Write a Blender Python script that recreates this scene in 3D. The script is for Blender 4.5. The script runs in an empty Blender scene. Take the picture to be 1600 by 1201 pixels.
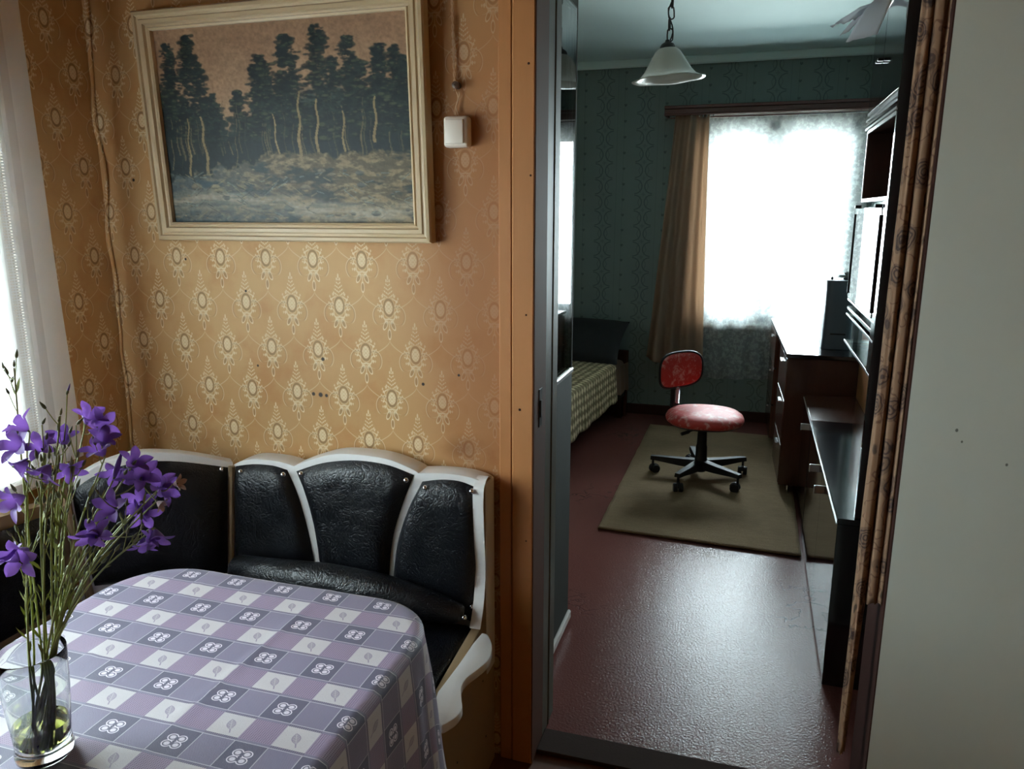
import bpy, bmesh, math, random
import numpy as np
from mathutils import Vector, Matrix, noise as mnoise
random.seed(7); np.random.seed(7)
SC = bpy.context.scene; COL = SC.collection
PI = math.pi
# ------------------------------------------------------------------ camera, world, light, exposure
CAM_H, PITCH, YAW, FPX = 1.5, math.radians(12.7), math.radians(17.2), 1200.0
cd = bpy.data.cameras.new('camera'); cam = bpy.data.objects.new('camera', cd); COL.objects.link(cam)
cam.location = (0, 0, CAM_H); cam.rotation_euler = (PI/2-PITCH, 0, YAW)
cd.sensor_width = 36; cd.lens = 36*FPX/1600; cd.clip_start = .02
SC.camera = cam
W = bpy.data.worlds.new('sky'); SC.world = W; W.use_nodes = True
wt = W.node_tree; wt.nodes.clear()
wo = wt.nodes.new('ShaderNodeOutputWorld'); bg = wt.nodes.new('ShaderNodeBackground')
tc = wt.nodes.new('ShaderNodeTexCoord'); sp = wt.nodes.new('ShaderNodeSeparateXYZ')
rp = wt.nodes.new('ShaderNodeValToRGB')                      # overcast sky, dimmer ground below the horizon
rp.color_ramp.elements[0].position = .42; rp.color_ramp.elements[0].color = (.50, .55, .55, 1)
rp.color_ramp.elements[1].position = .54; rp.color_ramp.elements[1].color = (.80, .93, 1.0, 1)
mr = wt.nodes.new('ShaderNodeMapRange'); mr.inputs[1].default_value = -1
wt.links.new(tc.outputs['Generated'], sp.inputs[0]); wt.links.new(sp.outputs[2], mr.inputs[0])
wt.links.new(mr.outputs[0], rp.inputs[0]); wt.links.new(rp.outputs[0], bg.inputs[0])
bg.inputs[1].default_value = 24.0
wt.links.new(bg.outputs[0], wo.inputs[0])
def portal(name, loc, rot, sx, sy):                          # window portals: guide the sky's light through the openings
    l = bpy.data.lights.new(name, 'AREA'); l.shape = 'RECTANGLE'; l.size = sx; l.size_y = sy; l.cycles.is_portal = True
    o = bpy.data.objects.new(name, l); o.location = loc; o.rotation_euler = rot; COL.objects.link(o)
portal('window_light', (.13, 5.86, 1.4), (-PI/2, 0, 0), .98, 1.4)
portal('window_light', (-1.93, .73, 1.31), (0, -PI/2, 0), .94, 1.26)
SC.view_settings.view_transform = 'Standard'; SC.view_settings.look = 'None'
SC.view_settings.exposure = 1.4; SC.view_settings.gamma = 1.0; SC.view_settings.use_curve_mapping = False
SC.cycles.use_denoising = True
SC.cycles.max_bounces = 14; SC.cycles.diffuse_bounces = 6; SC.cycles.glossy_bounces = 6
SC.cycles.transmission_bounces = 10; SC.cycles.transparent_max_bounces = 16
SC.cycles.caustics_reflective = False; SC.cycles.caustics_refractive = False; SC.cycles.sample_clamp_indirect = 6.0

# ------------------------------------------------------------------ measuring: a pixel of the photograph to a point on a plane
_F = Vector((-math.sin(YAW)*math.cos(PITCH), math.cos(YAW)*math.cos(PITCH), -math.sin(PITCH)))
_R = Vector((math.cos(YAW), math.sin(YAW), 0)); _U = _R.cross(_F); _C = Vector((0, 0, CAM_H))
def onp(px, py, ax, v):
    d = _F + _R*((px-800)/FPX) - _U*((py-600.5)/FPX)
    return _C + d*((v-_C[ax])/d[ax])
# ------------------------------------------------------------------ mesh helpers
class MB:
    def __init__(s): s.v = []; s.f = []; s.uv = None
    def add(s, vs, fs):
        n = len(s.v); s.v += [tuple(p) for p in vs]; s.f += [tuple(i+n for i in f) for f in fs]; return s
    def bm(s, bm):
        bm.verts.index_update(); s.add([v.co.copy() for v in bm.verts], [[v.index for v in f.verts] for f in bm.faces]); bm.free(); return s
    def box(s, x0, x1, y0, y1, z0, z1, b=0.0, seg=1, M=None):
        bm = bmesh.new()
        bmesh.ops.create_cube(bm, size=1, matrix=Matrix.Translation(((x0+x1)/2, (y0+y1)/2, (z0+z1)/2)) @ Matrix.Diagonal((abs(x1-x0), abs(y1-y0), abs(z1-z0), 1)))
        if b > 0: bmesh.ops.bevel(bm, geom=bm.edges[:], offset=b, segments=seg, profile=.5, affect='EDGES')
        if M is not None: bm.transform(M)
        return s.bm(bm)
    def tube(s, pts, r, n=8, cap=True):
        pts = [Vector(p) for p in pts]; m = len(pts); rs = r if hasattr(r, '__len__') else [r]*m
        vs = []; fs = []; up = None
        for i, p in enumerate(pts):
            t = (pts[min(i+1, m-1)]-pts[max(i-1, 0)]).normalized()
            if up is None: up = Vector((0, 0, 1)) if abs(t.z) < .9 else Vector((1, 0, 0))
            a = t.cross(up).normalized(); c = a.cross(t).normalized(); up = c
            for k in range(n):
                th = 2*PI*k/n; vs.append(p+(a*math.cos(th)+c*math.sin(th))*rs[i])
        for i in range(m-1):
            for k in range(n):
                fs.append((i*n+k, i*n+(k+1) % n, (i+1)*n+(k+1) % n, (i+1)*n+k))
        if cap: fs.append(tuple(range(n))[::-1]); fs.append(tuple((m-1)*n+k for k in range(n)))
        return s.add(vs, fs)
    def lathe(s, prof, n=32, c=(0, 0, 0), M=None, wob=None, closed=False):
        vs = []; fs = []; m = len(prof)
        for i, (r, z) in enumerate(prof):
            for k in range(n):
                th = 2*PI*k/n; rr = max(r, 1e-5); zz = z
                if wob: rr, zz = wob(rr, zz, th, i)
                p = Vector((rr*math.cos(th), rr*math.sin(th), zz))
                if M is not None: p = M @ p
                vs.append(p+Vector(c))
        for i in range(m if closed else m-1):
            j = (i+1) % m
            for k in range(n): fs.append((i*n+k, i*n+(k+1) % n, j*n+(k+1) % n, j*n+k))
        return s.add(vs, fs)
    def prism(s, poly, ext, b=0.0):
        """poly: list of 3-D points (planar), ext: vector"""
        bm = bmesh.new(); vs = [bm.verts.new(p) for p in poly]; f = bm.faces.new(vs)
        r = bmesh.ops.extrude_face_region(bm, geom=[f])
        bmesh.ops.translate(bm, vec=Vector(ext), verts=[g for g in r['geom'] if isinstance(g, bmesh.types.BMVert)])
        bmesh.ops.recalc_face_normals(bm, faces=bm.faces[:])
        if b > 0:
            bmesh.ops.bevel(bm, geom=[e for e in bm.edges if e.calc_face_angle(0) > .7], offset=b, segments=2, profile=.5, affect='EDGES')
        return s.bm(bm)
    def grid(s, fn, nu, nv, closeu=False):
        vs = [fn(i/nu if closeu else i/(nu-1), j/(nv-1)) for j in range(nv) for i in range(nu)]
        fs = []
        for j in range(nv-1):
            for i in range(nu if closeu else nu-1):
                i2 = (i+1) % nu; fs.append((j*nu+i, j*nu+i2, (j+1)*nu+i2, (j+1)*nu+i))
        return s.add(vs, fs)
    def build(s, name, m, parent=None, smooth=False, ang=40, uv=None, normals=True):
        me = bpy.data.meshes.new(name); me.from_pydata(s.v, [], s.f); me.materials.append(m)
        if normals:
            bm = bmesh.new(); bm.from_mesh(me); bmesh.ops.recalc_face_normals(bm, faces=bm.faces[:]); bm.to_mesh(me); bm.free()
        if uv is not None:
            l = me.uv_layers.new(name='UVMap'); idx = np.empty(len(me.loops), dtype=np.int32); me.loops.foreach_get('vertex_index', idx)
            l.data.foreach_set('uv', np.asarray(uv, dtype=np.float32)[idx].ravel())
        if smooth:
            me.polygons.foreach_set('use_smooth', [True]*len(me.polygons))
            try: me.set_sharp_from_angle(angle=math.radians(ang))
            except Exception: pass
        me.update()
        o = bpy.data.objects.new(name, me); COL.objects.link(o)
        if parent is not None: put(o, parent)
        return o
def put(o, parent):
    o.parent = parent; o.matrix_parent_inverse = world_of(parent).inverted()
def world_of(o):
    M = Matrix.LocRotScale(o.location, o.rotation_euler, o.scale)
    return M if o.parent is None else world_of(o.parent) @ o.matrix_parent_inverse @ M
def tag(o, label=None, cat=None, group=None, kind=None):
    if label: o['label'] = label
    if cat: o['category'] = cat
    if group: o['group'] = group
    if kind: o['kind'] = kind
    return o
def thing(name, label, cat, loc=(0, 0, 0), group=None):
    o = bpy.data.objects.new(name, None); o.location = loc; o.empty_display_size = .05; COL.objects.link(o)
    return tag(o, label, cat, group)
def struct(o, label=None): return tag(o, label, None, None, 'structure')
def solid(o, t, off=-1):
    m = o.modifiers.new('thickness', 'SOLIDIFY'); m.thickness = t; m.offset = off; return o
# ------------------------------------------------------------------ material helpers: arithmetic on node sockets
class Nt:
    def __init__(s, name):
        s.m = bpy.data.materials.new(name); s.m.use_nodes = True; s.t = s.m.node_tree; s.t.nodes.clear()
        s.out = s.t.nodes.new('ShaderNodeOutputMaterial')
    def n(s, ty, **k):
        x = s.t.nodes.new(ty)
        for a, b in k.items(): setattr(x, a, b)
        return x
    def lk(s, a, b):
        if isinstance(a, S): a = a.s
        if hasattr(a, 'links') or isinstance(a, bpy.types.NodeSocket): s.t.links.new(a, b)
        else:
            try: b.default_value = a
            except Exception: b.default_value = (*a, 1) if len(a) == 3 else a
    def val(s, sock): return S(s, sock)
    def xyz(s, kind='Object'):
        c = s.n('ShaderNodeTexCoord'); q = s.n('ShaderNodeSeparateXYZ'); s.t.links.new(c.outputs[kind], q.inputs[0])
        return [S(s, q.outputs[i]) for i in range(3)]
    def vec(s, x, y, z=0.0):
        c = s.n('ShaderNodeCombineXYZ')
        for i, v in enumerate((x, y, z)): s.lk(v, c.inputs[i])
        return c.outputs[0]
    def coord(s, kind='Object'): return s.n('ShaderNodeTexCoord').outputs[kind]
    def noise(s, scale, detail=3, rough=.55, vec=None, dist=0.0):
        x = s.n('ShaderNodeTexNoise'); x.inputs['Scale'].default_value = scale; x.inputs['Detail'].default_value = detail
        x.inputs['Roughness'].default_value = rough; x.inputs['Distortion'].default_value = dist
        s.t.links.new(vec if vec is not None else s.coord(), x.inputs['Vector']); return S(s, x.outputs[0])
    def voro(s, scale, feature='F1', vec=None, out=0, rnd=1.0):
        x = s.n('ShaderNodeTexVoronoi', feature=feature); x.inputs['Scale'].default_value = scale; x.inputs['Randomness'].default_value = rnd
        s.t.links.new(vec if vec is not None else s.coord(), x.inputs['Vector']); return S(s, x.outputs[out])
    def mix(s, f, a, b):
        x = s.n('ShaderNodeMix', data_type='RGBA'); s.lk(f, x.inputs[0]); s.lk(a, x.inputs[6]); s.lk(b, x.inputs[7]); return S(s, x.outputs[2])
    def bump(s, h, strength=.3, dist=.001):
        x = s.n('ShaderNodeBump'); x.inputs['Strength'].default_value = strength; x.inputs['Distance'].default_value = dist
        s.lk(h, x.inputs['Height']); return x.outputs[0]
    def bsdf(s, color=(.5, .5, .5), rough=.5, bump=None, **k):
        b = s.n('ShaderNodeBsdfPrincipled'); s.lk(color, b.inputs['Base Color']); s.lk(rough, b.inputs['Roughness'])
        if bump is not None: s.t.links.new(bump, b.inputs['Normal'])
        for a, v in k.items(): s.lk(v, b.inputs[a.replace('_', ' ')])
        return b
    def end(s, sh):
        s.t.links.new(sh.outputs[0], s.out.inputs[0]); return s.m
class S:
    def __init__(s, nt, sock): s.nt = nt; s.s = sock
    def op(s, o, b=None, c=None, rev=False):
        x = s.nt.n('ShaderNodeMath', operation=o); a = s
        if rev: s.nt.lk(b, x.inputs[0]); s.nt.lk(a, x.inputs[1])
        else:
            s.nt.lk(a, x.inputs[0])
            if b is not None: s.nt.lk(b, x.inputs[1])
        if c is not None: s.nt.lk(c, x.inputs[2])
        return S(s.nt, x.outputs[0])
    def __add__(s, b): return s.op('ADD', b)
    __radd__ = __add__
    def __sub__(s, b): return s.op('SUBTRACT', b)
    def __rsub__(s, b): return s.op('SUBTRACT', b, rev=True)
    def __mul__(s, b): return s.op('MULTIPLY', b)
    __rmul__ = __mul__
    def __truediv__(s, b): return s.op('DIVIDE', b)
    def abs(s): return s.op('ABSOLUTE')
    def floor(s): return s.op('FLOOR')
    def fract(s): return s.op('FRACT')
    def sqrt(s): return s.op('SQRT')
    def sin(s): return s.op('SINE')
    def max(s, b): return s.op('MAXIMUM', b)
    def min(s, b): return s.op('MINIMUM', b)
    def lt(s, b): return s.op('LESS_THAN', b)
    def gt(s, b): return s.op('GREATER_THAN', b)
    def cent(s, p): return s - (s*(1/p) + .5).floor()*p          # distance to the nearest multiple of p
    def ss(s, a, b):                                             # ramp 0..1 from a to b
        x = s.nt.n('ShaderNodeMapRange', interpolation_type='SMOOTHSTEP'); s.nt.lk(s, x.inputs[0])
        x.inputs[1].default_value = a; x.inputs[2].default_value = b; return S(s.nt, x.outputs[0])
    def ring(s, w, soft): return 1 - s.abs().ss(w, w+soft)        # 1 where |s| < w
def ell(x, y, cx, cy, a, b):
    return (((x-cx)/a).op('POWER', 2) + ((y-cy)/b).op('POWER', 2)).sqrt()
def sq(x): return x*x
def srgb(r, g, b): return tuple(((c/255)/12.92 if c/255 <= .04045 else ((c/255+.055)/1.055)**2.4) for c in (r, g, b))
def plain(name, col, rough=.5, nscale=None, namp=.12, bs=0.0, bscale=200, **k):
    t = Nt(name); c = col
    if nscale: c = t.mix(t.noise(nscale, 4), tuple(x*(1-namp) for x in col), tuple(min(1, x*(1+namp)) for x in col))
    bp = t.bump(t.noise(bscale, 2), bs, .0006) if bs else None
    return t.end(t.bsdf(c, rough, bp, **k))

def m_wallpaper_damask():
    t = Nt('ochre damask wallpaper'); x, y, z = t.xyz(); P, Q = .144, .121
    wob = (t.noise(3.0, 2)-.5)*.004
    u0 = (x+y) - .261 + wob; v0 = z - 1.378 + wob
    row = (v0*(1/Q)+.5).floor(); v = v0 - row*Q
    light = dark = None
    def acc(a, b): return b if a is None else a.max(b)
    # each motif reaches over into the rows above and below, so draw the own row's motif and both neighbours'
    def motif(dr):
        r = row+dr; odd = (r*.5).fract()*2.0
        X = (u0 - odd*(P/2)).cent(P).abs()*1000; Y = (v - dr*Q)*1000
        L = []; D = []
        e = ell(X, Y, 0, 0, 13.5, 21)
        D.append((e-1).ring(.08, .10)*.9); 
        cells = ((X*.9).sin()*(Y*.62).sin()).gt(-.25)
        L.append((1-e.ss(.74, .86))*(.55+.45*cells))
        L.append((e-1.27).ring(.02, .06)*.5)
        th = X.op('ARCTAN2', Y)
        # scroll-work round the medallion
        pet = (th*7.0).op('COSINE')*.16
        L.append((e-(1.58+pet)).ring(.05, .10)*(1-Y.ss(18, 34))*.95)
        L.append(((th*13.0).op('COSINE').ss(.0, .5))*(e-1.92).ring(.14, .10)*(1-Y.ss(26, 42))*.95)
        L.append(((th*13.0+1.6).op('COSINE').ss(.35, .8))*(e-2.3).ring(.10, .08)*(1-Y.ss(26, 42))*Y.ss(-38, -30)*.7)
        # spire of sprigs
        w = (84-Y)*.52
        sprig = ((Y*.58-X*.42).sin()*((X*.62)+.3).op('COSINE').abs()).ss(.18, .48)
        L.append(sprig*(1-(X-w*.62).ss(-1, 2))*Y.ss(22, 30)*(1-Y.ss(74, 80)))
        L.append((1-ell(X, Y, 0, 78, 2.2, 7).ss(.8, 1.1)))
        L.append((1-ell(X, Y, 4.6, 70, 1.8, 4.5).ss(.8, 1.1)))
        # side lobes
        lo = ell(X, Y, 24, -22, 20, 25)
        dots = ((Y*1.9).sin()).ss(-.4, .3)
        out = Y.ss(-48, -40)*X.ss(14, 19)
        D.append((lo-1).ring(.045, .05)*out*dots*.75); L.append((lo-1.13).ring(.025, .04)*out*.75)
        L.append((lo-.86).ring(.03, .05)*X.ss(8, 14)*(1-X.ss(24, 28))*Y.ss(-46, -40)*.4)
        # hanging leaves
        c, s_ = math.cos(.42), math.sin(.42)
        lx = (X-11)*c + (Y+47)*s_; ly = (Y+47)*c - (X-11)*s_
        for ee in (ell(lx, ly, 0, 0, 5.0, 12), ell(X, Y, 0, -70, 4.4, 13)):
            D.append((1-ee.ss(.72, .9))*.55); L.append((ee-1.0).ring(.12, .12))
        L.append(X.ring(.9, .9)*(Y+46).ring(10, 3)*.7)
        L.append(((X*1.3).sin()*(Y*.8).sin()).ss(.2, .6)*(1-ell(X, Y, 0, -33, 15, 9).ss(.8, 1.1))*.8)
        # thin festoon joining the motifs
        L.append(((X*(1/50)).op('POWER', .6)*40.0+Y+86).ring(.9, 1.3)*(1-X.ss(44, 52))*.5)
        a, b = L[0], D[0]
        for q in L[1:]: a = a.max(q)
        for q in D[1:]: b = b.max(q)
        return a, b
    for dr in (-1, 0, 1):
        a, b = motif(dr); light = acc(light, a); dark = acc(dark, b)
    big = t.noise(1.7, 4, .6); fine = t.noise(260, 2); mid = t.noise(9, 4, .6)
    base = t.mix(big.ss(.35, .68), srgb(192, 148, 94), srgb(208, 168, 116))
    base = t.mix((mid.ss(.45, .75))*.5, base, srgb(178, 118, 58))
    base = t.mix(light*.85, base, srgb(232, 212, 172))
    base = t.mix(dark*.72, base, srgb(128, 101, 68))
    # old stains: a damp mark above the bench by the casing, scorch dots, a tide line
    st = (1-ell(x, z, -.655, .89, .12, .055).ss(.2, 1.0))*mid.ss(.3, .6)*y.gt(1.7)
    base = t.mix(st*.75, base, srgb(86, 50, 20))
    aged_shade = (1-ell(x+(big-.5)*.25, z, -.52, 1.35, .46, 1.3).ss(.25, 1.0))*y.gt(1.7)          # yellowing plus darker shading towards the door, painted into the paper
    base = t.mix(aged_shade*.82, base, srgb(152, 88, 38))
    for (cx, cz, r) in ((-1.128, 1.011, .006), (-1.106, 1.010, .0075), (-1.088, 1.009, .0055), (-1.093, 1.110, .006), (-1.321, 1.287, .004), (-1.30, 1.08, .004), (-1.51, 1.37, .004), (-.80, 1.06, .005), (-.70, 1.09, .004), (-1.66, 1.585, .005)):
        base = t.mix((1-ell(x, z, cx, cz, r, r).ss(.6, 1.1))*y.gt(1.7), base, srgb(42, 26, 16))
    h = light*.6 + fine*.25 - dark*.2
    return t.end(t.bsdf(base, .62, t.bump(h, .35, .0008)))
def m_wallpaper_green():
    t = Nt('grey green wallpaper with chains of stars'); x, y, z = t.xyz()
    X0 = x + y*1.0 - 5.7 + 1.067
    X = X0.cent(.287)*1000; Xf = (X0-.1435).cent(.287)*1000
    zz = z-2.285; Z = zz.cent(.111)*1000; Zf = (z-2.338).cent(.108)*1000
    ax, az = X.abs(), Z.abs()
    star = (ax*1.0).op('POWER', .6) + az.op('POWER', .6)
    D = (star-5.4).ring(.25, .35)
    D = D.max(1-(ax.max(az)).ss(2, 4))
    arc = (ax - (10 + 26*((az*(1/55.5)).op('POWER', .8)))).ring(2.2, 2.4)*az.ss(10, 16)
    arc2 = ell(ax, 55.5-az, 62, 0, 52, 50)
    D = D.max((arc2-1).ring(.05, .05)*(1-ax.ss(60, 66))*.9)
    D = D.max(arc*.5)
    fl = (Xf.abs()*.8+((Zf+2).abs())*1.0); fl2 = (Xf-5).abs()+(Zf-4).abs(); fl3 = (Xf+5).abs()+(Zf-4).abs()
    F = (1-fl.ss(6, 11)).max(1-fl2.ss(5, 8)).max(1-fl3.ss(5, 8))
    n = t.noise(5, 4)
    base = t.mix(n, srgb(104, 120, 117), srgb(118, 135, 131))
    base = t.mix(D*.62, base, srgb(52, 70, 72)); base = t.mix(F*.6, base, srgb(44, 58, 60))
    st = (X0+.03).cent(.287).abs()*1000
    base = t.mix((st-120).ring(1.5, 2)*.3, base, srgb(75, 95, 95))
    return t.end(t.bsdf(base, .7, t.bump(t.noise(300, 2), .2, .0006)))
def m_tablecloth():
    t = Nt('lilac checked cotton'); u, v, _ = t.xyz('UV'); P = .1115
    U = (u+.980)*1000/1.0; V = (v-1.009)*1000; c = 111.5
    cx = U.cent(c); cy = V.cent(c); wx = (U-c/2).cent(c); wy = (V-c/2).cent(c)
    q = c/4
    inx = 1-cx.abs().ss(q-.3, q+.3); iny = 1-cy.abs().ss(q-.3, q+.3)
    weave = t.noise(900, 2)
    diag = ((U+V)*2.2).sin()*.5+.5; diag2 = ((U-V)*1.3).sin()*.5+.5
    dots = ((U*1.75).sin().gt(.15))*((V*2.1).sin().gt(.1))
    dark = t.mix(weave, srgb(78, 73, 98), srgb(92, 86, 110))
    plain_ = t.mix(diag, srgb(108, 101, 126), srgb(130, 122, 146))
    dotc = t.mix(dots, srgb(146, 128, 154), srgb(88, 62, 92))
    white = t.mix(weave, srgb(184, 177, 182), srgb(198, 192, 194))
    # clover: four oval leaves, each with a second outline
    ax_, ay_ = cx.abs(), cy.abs(); e = ell(ax_, ay_, 7.6, 6.8, 6.3, 5.4)
    cl = (1-e.ss(.70, .82))*(.75+.25*(e-.35).ring(.12, .1)); cl = cl.max((e-1.22).ring(.10, .10)*(ax_.gt(2.2).max(ay_.gt(9))))
    dark = t.mix(cl, dark, srgb(222, 214, 226))
    # leaf
    a = .5; lx = wx*math.cos(a)+wy*math.sin(a); ly = wy*math.cos(a)-wx*math.sin(a)
    lw = 6.2*(1-sq((ly-1)*(1/11.5))).max(0); ins = 1-(lx.abs()-lw).ss(-.5, .5)
    vein = lx.ring(.3, .5).max(((ly*1.3-lx.abs()*1.4)*.9).sin().ss(.6, .95)*.7)
    leaf = (ins*(1-vein*.75)*.75).max((lx.abs()-lw).ring(.4, .5)*(ly-1).abs().lt(11.8)).max(lx.ring(.7, .5)*(ly+14).ring(4, 1))
    white = t.mix(leaf*.75, white, srgb(112, 92, 128))
    # cells: clover where both near, white where neither, plain between clovers, dots the other way
    A = t.mix(inx, plain_, dark); B = t.mix(inx, white, dotc); B = t.mix(wy.abs().ss(q*.80, q*.80+.5), B, plain_)
    base = t.mix(iny, B, A)
    ln = (cx.abs()-q).ring(.5, .5)*iny
    ln = ln.max((cy.abs()-q).ring(.45, .45))
    base = t.mix(ln*.6, base, srgb(212, 206, 216))
    hem = ((wy.abs()-q*.80-.9).ring(.8, .4)).max((wy.abs()-q*.80-3.4).ring(.5, .4))*((U*1.9).sin().gt(-.1))*(1-iny)*(1-inx)
    base = t.mix(hem*.8, base, srgb(70, 52, 74))
    return t.end(t.bsdf(base, .55, t.bump(weave+ln*.5+t.noise(14, 4)*2.5, .35, .0012), Sheen_Weight=.15))
def m_vinyl():
    t = Nt('black wrinkled vinyl'); c = t.coord()
    w = t.noise(11, 3, .6); mp = t.n('ShaderNodeVectorMath', operation='ADD')
    nz = t.n('ShaderNodeTexNoise'); nz.inputs['Scale'].default_value = 9; t.t.links.new(c, nz.inputs['Vector'])
    sc = t.n('ShaderNodeVectorMath', operation='SCALE'); sc.inputs['Scale'].default_value = .12; t.t.links.new(nz.outputs[1], sc.inputs[0])
    t.t.links.new(c, mp.inputs[0]); t.t.links.new(sc.outputs[0], mp.inputs[1])
    v1 = t.voro(58, 'DISTANCE_TO_EDGE', mp.outputs[0]).ss(0, .16); v2 = t.voro(130, 'DISTANCE_TO_EDGE', mp.outputs[0]).ss(0, .2)
    h = v1*.9*w.ss(.30, .52) + v2*.55 + t.noise(5, 4, .6)*1.2
    return t.end(t.bsdf((.006, .007, .010), t.mix(w, (.26,)*3, (.38,)*3), t.bump(h, .30, .003), Specular_IOR_Level=.5))
def m_floor_paint():
    t = Nt('glossy oxblood floor paint'); n = t.noise(1.2, 5, .6); o = t.noise(130, 3, .6); pits = t.voro(26, 'F1').ss(.0, .05)
    c = t.mix(n, srgb(104, 62, 58), srgb(122, 76, 70))
    scr = t.noise(2.0, 4, .6)
    crack = (t.noise(2.2, 5, .6)-.5).ring(.0025, .004)*t.noise(1.0, 1).ss(.5, .6)
    c = t.mix(crack*.45, c, (.01, .008, .008)); c = t.mix((1-pits)*.6, c, (.015, .01, .01))
    return t.end(t.bsdf(c, t.mix(scr, (.15,)*3, (.22,)*3), t.bump(o*1.6+n*.6-crack*.6, .55, .0018), Specular_IOR_Level=.20))
def m_floor_wood():
    t = Nt('varnished brown boards'); x, y, z = t.xyz()
    g = t.noise(6, 4, .6, t.vec(x*10.0, y*.8, z)); c = t.mix(g, srgb(84, 46, 26), srgb(122, 72, 42))
    return t.end(t.bsdf(c, .4, t.bump(g, .2, .001)))
def m_rug():
    t = Nt('coarse brown wool weave'); x, y, z = t.xyz()
    a = (x*900.0).sin()*(y*420.0).sin()*.5+.5; n = t.noise(160, 3, .7); b = t.noise(2.5, 4)
    tr = t.noise(40, 2, .5, t.vec(x*.4, y*3.0, z))
    c = t.mix(n*.6+tr*.4, srgb(112, 92, 70), srgb(172, 150, 120)); c = t.mix(b.ss(.4, .75)*.4, c, srgb(98, 82, 62))
    return t.end(t.bsdf(c, .95, t.bump(a+n*2.0, .8, .003), Specular_IOR_Level=.1))
def m_paint(name, col, rough=.4, var=.08, bs=.2, sp=.5, specks=()):
    t = Nt(name); n = t.noise(4, 5, .6); x, y, z = t.xyz()
    br = t.noise(30, 3, .6, t.vec(x*6.0, y*6.0, z*.7))
    c = t.mix(n, tuple(k*(1-var) for k in col), tuple(min(1, k*(1+var)) for k in col))
    for (cx, cz, r) in specks: c = t.mix((1-ell(x, z, cx, cz, r, r*1.3).ss(.6, 1.1))*.8, c, (.03, .025, .02))
    return t.end(t.bsdf(c, rough, t.bump(br, bs, .001), Specular_IOR_Level=sp))
def m_wood_polish(name, c0, c1, rough=.07, horiz=False, bs=.05, sp=.65):
    t = Nt(name); x, y, z = t.xyz()
    g = t.noise(4, 5, .6, t.vec(x*8.0, y*(1.0 if horiz else 8.0), z*(8.0 if horiz else 1.0)), dist=.6)
    sm = t.noise(2.2, 3)
    return t.end(t.bsdf(t.mix(g, c0, c1), rough, t.bump(sm+t.noise(24, 3)*.05, bs, .002), Specular_IOR_Level=sp))
def m_sheer(name, dens_fn, col=(.85, .88, .9), trans=.55):
    t = Nt(name); d = dens_fn(t)
    tr = t.n('ShaderNodeBsdfTransparent'); df = t.n('ShaderNodeBsdfDiffuse'); tl = t.n('ShaderNodeBsdfTranslucent')
    for q in (df, tl): t.lk((*col, 1), q.inputs[0])
    m1 = t.n('ShaderNodeMixShader'); m1.inputs[0].default_value = trans
    t.t.links.new(df.outputs[0], m1.inputs[1]); t.t.links.new(tl.outputs[0], m1.inputs[2])
    m2 = t.n('ShaderNodeMixShader'); t.lk(d, m2.inputs[0])
    t.t.links.new(tr.outputs[0], m2.inputs[1]); t.t.links.new(m1.outputs[0], m2.inputs[2])
    return t.end(m2)
def m_tulle_far():
    def f(t):
        x, y, z = t.xyz(); lace = t.noise(38, 3, .6).ss(.45, .6); n2 = t.voro(16, 'F1').ss(.15, .3)
        return .30 + lace*.18 + (1-n2)*.12
    return m_sheer('flowered white tulle', f, (.80, .86, .88), .6)
def m_tulle_near():
    def f(t):
        x, y, z = t.xyz(); e = 1.535 - y                       # distance from the free edge
        border = 1-e.ss(.060, .063)
        hole = ((z*1000*.9).sin()).ss(.0, .5)*((e-.117).ring(.0042, .001).max((e-.104).ring(.0042, .001)))
        line = (e-.085).ring(.004, .002).max((e-.135).ring(.004, .002))
        tex = ((z*2600.0).sin()*.5+.5)*.06
        d = .74 + border*.24 + line*.25 + tex
        return d*(1-hole*.9)
    return m_sheer('white curtain voile with a drawn thread border', f, (.95, .96, .97), .5)
def m_ccurt():
    t = Nt('beige curtain cloth'); n = t.noise(300, 2)
    c = t.mix(n, srgb(172, 150, 132), srgb(188, 166, 148)); df = t.n('ShaderNodeBsdfDiffuse'); tl = t.n('ShaderNodeBsdfTranslucent')
    t.lk(c, df.inputs[0]); t.lk((*srgb(192, 170, 150), 1), tl.inputs[0])
    m = t.n('ShaderNodeMixShader'); m.inputs[0].default_value = .55; t.t.links.new(df.outputs[0], m.inputs[1]); t.t.links.new(tl.outputs[0], m.inputs[2])
    return t.end(m)
def m_paper():
    t = Nt('white paper and film'); df = t.n('ShaderNodeBsdfDiffuse'); tl = t.n('ShaderNodeBsdfTranslucent')
    t.lk((*srgb(240, 241, 246), 1), df.inputs[0]); t.lk((*srgb(244, 245, 250), 1), tl.inputs[0])
    m = t.n('ShaderNodeMixShader'); m.inputs[0].default_value = .55; t.t.links.new(df.outputs[0], m.inputs[1]); t.t.links.new(tl.outputs[0], m.inputs[2])
    return t.end(m)
def m_glass_thin():
    t = Nt('window glass'); tr = t.n('ShaderNodeBsdfTransparent'); gl = t.n('ShaderNodeBsdfGlossy'); gl.inputs['Roughness'].default_value = .0
    fr = t.n('ShaderNodeFresnel'); fr.inputs[0].default_value = 1.5
    mx = t.n('ShaderNodeMixShader'); t.t.links.new(fr.outputs[0], mx.inputs[0]); t.t.links.new(tr.outputs[0], mx.inputs[1]); t.t.links.new(gl.outputs[0], mx.inputs[2])
    t.lk((.97, .99, .98, 1), tr.inputs[0])
    return t.end(mx)
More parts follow.
